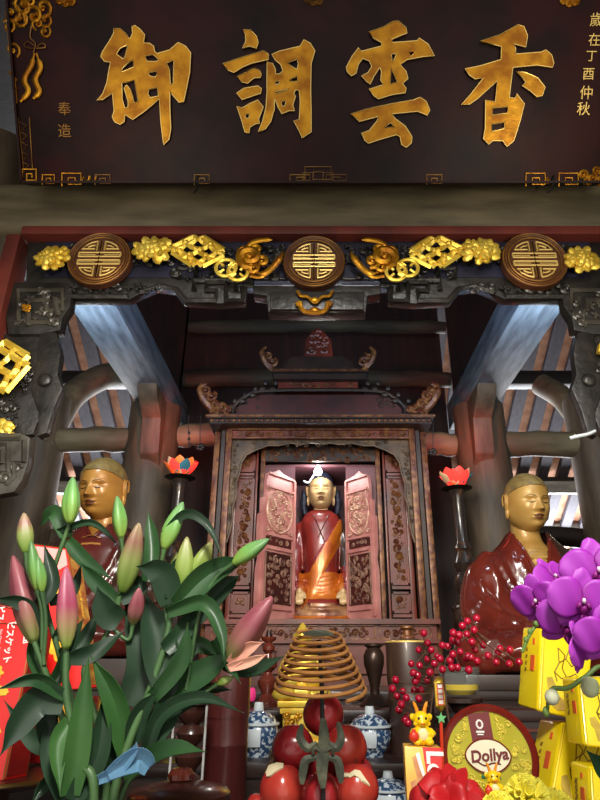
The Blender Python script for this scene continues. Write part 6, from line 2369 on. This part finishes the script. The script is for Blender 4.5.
lily('lily stem whose tall deep pink bud stands upright in front, left of the monk', [(94, 806), (82, 760), (67, 700), (66, 648)], .80, .80, .0058,
     [(None, (66, 649), (66, 567), 11.5, 'bud_pink')],
     [([(64, 703), (40, 700), (18, 726), (0, 756)], 15, 'd', -.04, .5), ([(70, 795), (80, 735), (89, 655)], 13, 'l', -.02, .3), ([(64, 697), (34, 679), (-6, 690)], 7, 'm', -.05, .9),
      ([(70, 658), (96, 652), (126, 630)], 9, 'd', .03, 1.2), ([(64, 800), (50, 750), (56, 690)], 10, 'd', .02, .3), ([(74, 802), (98, 752), (104, 690)], 12, 'd', .03, -.4),
      ([(62, 690), (46, 716), (50, 770)], 10, 'd', .02, .2), ([(70, 720), (58, 745), (60, 796)], 9, 'l', -.02, .3), ([(64, 672), (72, 640), (84, 618)], 6, 'd', .02, .4)])
lily('lily stem at the far left with a large dull pink bud leaning left', [(90, 806), (72, 745), (52, 690), (34, 642)], .86, .84, .0052,
     [(None, (34, 642), (13, 556), 13, 'bud_rose'), ([(44, 665), (40, 600), (28, 572)], (26, 553), (24, 513), 8.5, 'bud_blush'), ([(42, 650), (42, 612)], (37, 590), (31, 541), 7, 'bud_green'), ([(44, 655), (46, 620)], (42, 592), (38, 556), 6, 'bud_green')],
     [([(40, 640), (26, 606), (-8, 597)], 8, 'd', -.03, .9), ([(40, 605), (52, 580), (44, 543)], 8, 'd', .02, .3), ([(50, 690), (34, 655), (40, 620)], 7, 'm', .02, .4),
      ([(66, 745), (36, 742), (4, 700)], 9, 'd', .02, .7), ([(48, 690), (62, 668), (66, 640)], 7, 'm', .03, .4), ([(78, 770), (48, 782), (30, 806)], 7, 'd', -.03, .5)])
lily('lily stem with the highest bud, slim and fresh green, overlapping the roof tiles', [(98, 806), (78, 722), (58, 650), (46, 600), (57, 560), (70, 522)], .90, .88, .0044,
     [(None, (70, 523), (73, 477), 9.5, 'bud_green')],
     [([(67, 538), (54, 512), (40, 526)], 8, 'm', .02, .6), ([(68, 540), (86, 562), (113, 580)], 7, 'm', -.02, .9), ([(58, 531), (92, 523), (121, 548)], 3.6, 'd', -.02, .6),
      ([(49, 602), (72, 592), (82, 562)], 6, 'd', .02, .6), ([(60, 655), (84, 640), (98, 610)], 8, 'd', .03, .5), ([(55, 640), (70, 615), (74, 590)], 6, 'd', .02, .4)])
lily('lily stem with a long blushed bud crossing the monk\'s chest', [(105, 806), (100, 735), (84, 672), (104, 640), (121, 592)], .84, .84, .005,
     [(None, (122, 592), (139, 523), 12, 'bud_blush'), ([(118, 610), (123, 562)], (121, 538), (117, 496), 7.8, 'bud_green'), ([(112, 628), (128, 640)], (133, 624), (139, 588), 8.5, 'bud_rose')],
     [([(120, 622), (106, 612), (97, 586)], 13, 'd', -.02, .5), ([(116, 603), (96, 582), (80, 562)], 8, 'm', .02, .9), ([(126, 754), (114, 700), (91, 655)], 12, 'l', -.03, .4),
      ([(130, 706), (142, 660), (124, 596)], 16, 'd', .02, -.3), ([(148, 582), (152, 545), (148, 511)], 8, 'm', .03, .2), ([(112, 780), (120, 735), (126, 690)], 12, 'd', .02, .2),
      ([(96, 800), (110, 760), (112, 700)], 10, 'd', .03, .2), ([(120, 600), (140, 588), (130, 572)], 8, 'd', .02, .6)])
lily('lily stem with three clustered lime buds and a green bud before the left lotus pole', [(112, 806), (128, 745), (150, 690), (166, 640), (173, 598)], .82, .84, .0058,
     [([(173, 604), (180, 600)], (182, 592), (187, 537), 10, 'bud_lime'), ([(172, 606), (173, 598)], (174, 590), (177, 552), 8, 'bud_lime'), ([(174, 606), (184, 594)], (191, 582), (211, 542), 10, 'bud_lime'), ([(168, 625), (160, 580)], (164, 549), (183, 502), 9.5, 'bud_green')],
     [([(170, 604), (162, 574), (136, 566)], 14, 'd', -.02, .5), ([(166, 684), (158, 640), (146, 594)], 18, 'd', .02, -.3), ([(176, 606), (210, 574), (250, 558)], 13, 'm', .02, .5),
      ([(164, 534), (186, 514), (208, 526), (224, 562)], 5, 'd', -.02, .5), ([(168, 612), (204, 603), (220, 630), (224, 662)], 8, 'm', -.03, .5), ([(142, 766), (160, 716), (200, 698), (244, 713)], 8, 'd', -.02, .7),
      ([(122, 774), (165, 749), (207, 752)], 9, 'm', -.04, .8), ([(150, 742), (172, 700), (186, 655)], 14, 'd', .02, .2), ([(132, 742), (140, 715), (158, 690)], 10, 'd', -.01, .2),
      ([(150, 700), (182, 660), (188, 622)], 9, 'm', -.02, .3), ([(164, 650), (186, 628), (196, 600)], 10, 'd', .03, .4), ([(170, 600), (176, 570), (196, 548)], 8, 'd', .03, .3)])
lily('lily stem reaching right with a big rosy bud and salmon petal before the shrine', [(118, 806), (150, 762), (178, 708), (205, 672), (228, 660)], .86, .84, .0046,
     [(None, (229, 660), (272, 597), 15, 'bud_rose'), ([(186, 690), (200, 610), (216, 578)], (233, 564), (269, 539), 8.5, 'bud_green'), ([(182, 704), (202, 694)], (217, 684), (234, 677), 4.5, 'bud_lime')],
     [([(160, 684), (196, 676), (238, 650)], 14, 'm', -.02, .5), ([(172, 670), (196, 645), (224, 660)], 9, 'm', .02, .5), ([(214, 640), (227, 662), (241, 684)], 5, 'm', -.03, .3),
      ([(224, 664), (252, 669), (285, 656)], 8, 'd', -.02, .4), ([(176, 712), (206, 690), (232, 690)], 6, 'd', .02, .4), ([(196, 620), (222, 590), (240, 575)], 9, 'd', .02, .4)],
     [([(230, 664), (246, 650), (264, 642)], 7), ([(228, 668), (250, 662), (268, 654)], 5)])

wr = thing('florist_wrap', 'curled scrap of bluish clear florist wrap caught on the lily stems', 'wrap', W(120, 770, .80))
leaf([(99, 780), (118, 770), (133, 752), (137, 742)], .79, .79, 6, 'wrap_blue', wr, 'fold', fold=.9)
leaf([(108, 775), (126, 764), (140, 760), (149, 768)], .785, .80, 11, 'wrap_blue', wr, 'sheet', fold=.8, prof=lambda a: .25 + .75 * math.sin(PI * min(1, a * .7 + .1)))

# ================================================================== ORCHID
ob = W(640, 800, .80)
op = thing('orchid_plant', 'purple moth orchid arching in from the right edge over the yellow tins', 'plant', (ob.x + .05, .80, T_FRO))
pot = (ob.x + .05, .80)
g = G(); g.lathe([(.05, T_FRO), (.055, T_FRO + .01), (.07, T_FRO + .11), (.075, T_FRO + .115), (.066, T_FRO + .115), (.06, T_FRO + .09), (0, T_FRO + .09)], 28, on(*pot)); g.fin('pot', 'porcelain', op)
g = G(); g.tube(catmull([(pot[0], pot[1], T_FRO + .085), (pot[0] + .02, .79, T_FRO + .30), W(655, 640, .77), W(640, 560, .77), W(612, 548, .77), W(585, 570, .78), W(560, 590, .79), W(540, 594, .80)], 6), .0032, 8); g.fin('stem', 'orchid_stem', op)
g = G(); g.tube(catmull([(pot[0], pot[1], T_FRO + .085), W(640, 720, .79), (W(606, 668, .79)), W(584, 678, .79), W(568, 688, .79), W(551, 690, .79), W(547, 712, .79)], 6), [.0028] * 30 + [.0022] * 7, 8); g.fin('stem', 'orchid_stem', op)


def bloom(u, v, y, wpx, yaw, pitch, roll, spread=1.0, skip=()):
    c = W(u, v, y)
    s = wpx * PX(u, v, y)
    Mv = frame_at(c, (1, 0, 0), (0, math.sin(R(-10)), math.cos(R(10))))      # x right, y up, z to the viewer
    F = Mv @ Euler((R(pitch), R(yaw), R(roll)), 'XYZ').to_matrix().to_4x4()
    def tepal(ang, L, wd, z0, cup, back):
        ca, sa = math.cos(R(ang)), math.sin(R(ang))
        def f(a, b):
            q = (b - .5) * 2
            w_ = wd * (math.sin(PI * min(1, .10 + .86 * a)) ** .62) * (1 - .12 * a)
            if a > .93:
                w_ *= math.sqrt(max(0, 1 - ((a - .93) / .07) ** 2 * .92))
            x, yy = a * L, q * w_
            z = z0 + cup * a * (1 - a) * 4 * .06 - back * a * a - .10 * q * q * w_ / wd * cup + .012 * math.sin(9 * a + 3 * q)
            return F @ Vector((s * (x * ca - yy * sa), s * (x * sa + yy * ca), s * z))
        g = G(); g.grid(f, 14, 10, tint=lambda a, b: a)
        return evaluated(g.mesh('tepal'), [('SOLIDIFY', dict(thickness=.0012))])
    g = G()
    for ang, L, wd in ((90, .50, .19), (-128, .50, .17), (-52, .50, .17)):
        if ang in skip:
            continue
        g.add_mesh(tepal(ang, L, wd, -.02, .25, .06))
    bl = None
    me = bpy.data.meshes.new('bloom')
    # sepals make the bloom itself, petals and lip are its parts
    tints = []
    tm = [tepal(ang, L, wd, -.02, .25, .06) for ang, L, wd in ((90, .50, .19), (-128, .50, .17), (-52, .50, .17)) if ang not in skip]
    o = put_tint(tm, 'bloom', 'orchid', op)
    for ang in (8, 172):
        if ang in skip:
            continue
        put_tint([tepal(ang, .54, .34, .03, .35, .05)], 'petal', 'orchid', o)
    g = G()
    g.ball((0, -.13 * s, .10 * s), (.055 * s, .085 * s, .04 * s), 12, 8, F, (.5, 0, 0))
    for k in (-1, 1):
        g.ball((k * .075 * s, -.06 * s, .10 * s), (.035 * s, .06 * s, .045 * s), 10, 8, F, (.2, 0, k * .5))
        g.tube([F @ Vector((k * .02 * s, -.20 * s, .11 * s)), F @ Vector((k * .05 * s, -.25 * s, .14 * s))], [.012 * s, .006 * s], 6)
    g.fin('lip', 'orchid_deep', o)
    g = G(); g.ball((0, .015 * s, .10 * s), (.032 * s, .045 * s, .04 * s), 10, 8, F); g.fin('column', 'orchid_white', o)
    return o


def put_tint(meshes, name, mtl, parent):
    g = G()
    for m in meshes:
        g.bm.from_mesh(m)
    root = parent
    while root.parent is not None:
        root = root.parent
    bmesh.ops.translate(g.bm, verts=g.bm.verts, vec=-Vector(root.location))
    me = bpy.data.meshes.new(name)
    for f in g.bm.faces:
        f.smooth = True
    g.bm.to_mesh(me)
    g.bm.free()
    me.materials.append(MATS[mtl])
    o = bpy.data.objects.new(name, me)
    COL.objects.link(o)
    o.parent = parent
    return o


bloom(598, 571, .72, 68, -12, -8, 8)
bloom(582, 601, .70, 64, -6, 4, -6)
bloom(537, 600, .76, 50, -38, 6, 14)
bloom(568, 623, .72, 58, -14, 16, -20)
bloom(582, 646, .70, 52, 40, 20, 30)
bloom(606, 636, .67, 58, -10, 10, 4)
bloom(553, 578, .78, 46, 30, -20, 10)
for (u, v, rp) in ((552, 697, 7), (590, 687, 9)):
    c = W(u, v, .78)
    q = rp * PX(u, v, .78)
    g = G(); g.ball(c, (q, q * .95, q * 1.1), 16, 12, None, (0, .3, 0)); g.fin('bud', 'orchid_bud', op)
g = G(); g.ball(W(546, 712, .79), (.004, .004, .006), 10, 8); g.fin('bud', 'orchid_stem', op)
leaf([(640, 800), (612, 775), (586, 750)], .80, .78, 13, 'orchid_leaf', op, fold=.3)
leaf([(640, 800), (620, 800), (596, 806)], .80, .74, 14, 'orchid_leaf', op, fold=.3)
g = G()
for (u, v) in ((536, 624), (530, 632), (543, 619), (526, 640)):
    g.ball(W(u, v, .95), (.004, .004, .005), 8, 6)
g.tube(catmull([W(522, 652, .95), W(530, 634, .95), W(540, 622, .95), W(556, 616, .9), W(566, 612, .82)], 5), .0026, 7)
g.fin('stem_tip', 'orchid_stem', op)

# ================================================================== BERRIES
def berries(label, root, y, main, pts, seed):
    rnd = random.Random(seed)
    P_ = [W(u, v, y) for u, v in main]
    foot = Vector((P_[0].x, y, T_TAB))
    t = thing('berry_spray', label, 'berries', foot, 'artificial berry sprays')
    g = G(); q = catmull([foot] + P_, 6); g.tube(q, [.0026 - .0012 * i / len(q) for i in range(len(q))], 7)
    fl = [W(380 + x / 4, 610 + yy / 4, y + rnd.uniform(-.035, .025)) for x, yy in pts]
    for p in fl:
        b = min(q[4:], key=lambda k: (k - p).length + max(0, k.z - p.z) * .2)
        g.tube(catmull([b, b.lerp(p, .5) + Vector((0, 0, -.004)), p], 4), .0010, 5)
    g.fin('stem', 'twig', t)
    for p in fl:
        r = rnd.uniform(.0066, .0080)
        g = G(); g.ball(p, (r, r, r), 14, 10); g.fin('berry', 'berry', t)


L_ = [(175, 92), (190, 132), (155, 160), (205, 160), (125, 215), (158, 222), (190, 197), (228, 185), (200, 250), (133, 252), (148, 278), (190, 282), (62, 280), (50, 315), (92, 325), (68, 345), (105, 352), (137, 322), (163, 323), (155, 355), (85, 378), (75, 400), (108, 425), (217, 215), (150, 262), (100, 440), (112, 452), (140, 285)]
R_ = [(250, 142), (272, 145), (293, 92), (318, 100), (350, 45), (330, 63), (387, 33), (377, 80), (348, 97), (312, 130), (292, 120), (322, 167), (292, 178), (368, 128), (380, 158), (413, 140), (343, 193), (280, 203), (310, 230), (287, 230), (250, 238), (355, 240), (388, 205), (432, 183), (480, 155), (473, 170), (520, 160), (465, 208), (517, 215), (557, 208), (240, 195), (365, 190), (352, 186), (302, 125)]
berries('red berry spray drooping to the left across the brown wooden tube', None, 1.34, [(427, 745), (432, 700), (433, 665), (424, 650)], L_, 1)
berries('red berry spray reaching right in front of the monk\'s red robe', None, 1.30, [(452, 745), (446, 700), (444, 665), (458, 645), (474, 630)], R_, 2)

# ================================================================== SILK AND YELLOW FLOWERS
p = W(452, 800, .95)
sf = thing('silk_flower', 'big red silk flower at the bottom edge before the wafer carton', 'flower', (p.x, .95, T_FRO))
g = G(); g.tube([(p.x, .95, T_FRO), (p.x, .95, p.z)], .004, 8); g.fin('stem', 'orchid_stem', sf)
SC = W(450, 804, .95)
SN = ((EYE - SC).normalized() + Vector((0, -.1, .55))).normalized()
SXv = Vector((1, 0, 0)); SXv = (SXv - SN * SXv.dot(SN)).normalized()
SM = frame_at(SC, SXv, SN.cross(SXv))


def silk(ang, L, wd, z0, lift, seed):
    ca, sa = math.cos(R(ang)), math.sin(R(ang))
    def f(a, b):
        q = (b - .5) * 2
        w_ = wd * (.30 + .70 * math.sin(PI * min(.5, .08 + .55 * a)))
        top = L * (1 - .20 * q * q + .03 * math.sin(5 * q + seed))
        x, yy = a * top * .86, q * w_ * .86
        z = z0 + lift * math.sin(PI * .6 * a) - .018 * a ** 3 + q * q * wd * .35 * (1 - .5 * a) + .006 * a * math.sin(4 * q + seed) - .012 * max(0, a - .8) / .2
        return SM @ Vector((x * ca - yy * sa, x * sa + yy * ca, z))
    return f
for k, (ang, L, wd, z0, lift) in enumerate(((98, .062, .040, -.004, .012), (152, .066, .042, -.006, .008), (38, .062, .040, -.006, .010), (200, .060, .042, -.008, .004), (-14, .064, .042, -.006, .006), (250, .05, .04, 0, .01), (300, .05, .04, 0, .01),
                                            (120, .034, .026, .004, .022), (20, .034, .026, .006, .022), (240, .034, .026, .006, .022))):
    g = G(); g.grid(silk(ang, L, wd, z0, lift, k * 1.7), 14, 14)
    put(evaluated(g.mesh('petal'), [('SOLIDIFY', dict(thickness=.0012))]), 'petal', 'silk_red', sf, Matrix.Identity(4))


def ruffle(u, v, y, rp, label, seed, m='petal_yellow'):
    c = W(u, v, y)
    r = rp * PX(u, v, y)
    t = thing('yellow_flower', label, 'flower', (c.x, y, T_FRO), 'yellow flowers at the bottom edge')
    g = G(); g.tube([(c.x, y, T_FRO), (c.x, y, c.z)], .003, 7); g.fin('stem', 'orchid_stem', t)
    rnd = random.Random(seed)
    for ring, n, el in ((0, 9, .15), (1, 8, .55), (2, 6, .95), (3, 3, 1.35)):
        for k in range(n):
            a = 2 * PI * (k + rnd.random() * .5) / n + ring
            out = Vector((math.cos(a) * math.cos(el), math.sin(a) * math.cos(el) - .25, math.sin(el) + .1)).normalized()
            sd = out.orthogonal().normalized()
            up = out.cross(sd)
            L = r * rnd.uniform(.9, 1.1)
            wd = r * .42
            sd = sd * math.cos(a) + up * math.sin(a)
            up = out.cross(sd)
            ph = rnd.uniform(0, 6)
            def f(i, j):
                q = (j - .5) * 2
                return c + out * (L * i * (1 - .12 * q * q)) + sd * (q * wd * (.25 + .75 * i)) + up * (r * .10 * i * math.sin(6 * q + ph) + r * .18 * i * i)
            g = G(); g.grid(f, 8, 12)
            put(evaluated(g.mesh('petal'), [('SOLIDIFY', dict(thickness=.0008))]), 'petal', m, t, Matrix.Identity(4))


ruffle(527, 800, .93, 22, 'large ruffled pale yellow flower in front of the tilted tea tin', 1)
ruffle(500, 810, .92, 17, 'yellow flower at the bottom edge in front of the round biscuit tin', 2)
ruffle(556, 812, .95, 19, 'yellow flower at the bottom edge furthest right', 3)
# second figurine peeping over the yellow flowers
c = W(495, 797, 1.08)
cb = thing('carton', 'small yellow carton hidden behind the yellow flowers, under a figurine', 'box', (c.x, 1.08, T_TAB))
g = G(); g.box((c.x, 1.08, (T_TAB + c.z) / 2), (.06, .05, c.z - T_TAB)); g.bevel(.002); g.fin('carton', 'box_orange', cb)
dragon(c + Vector((0, 0, .0005)), 30 * PX(495, 790, 1.08), 'smaller yellow dragon figurine peeping over the yellow flowers before the biscuit tin')
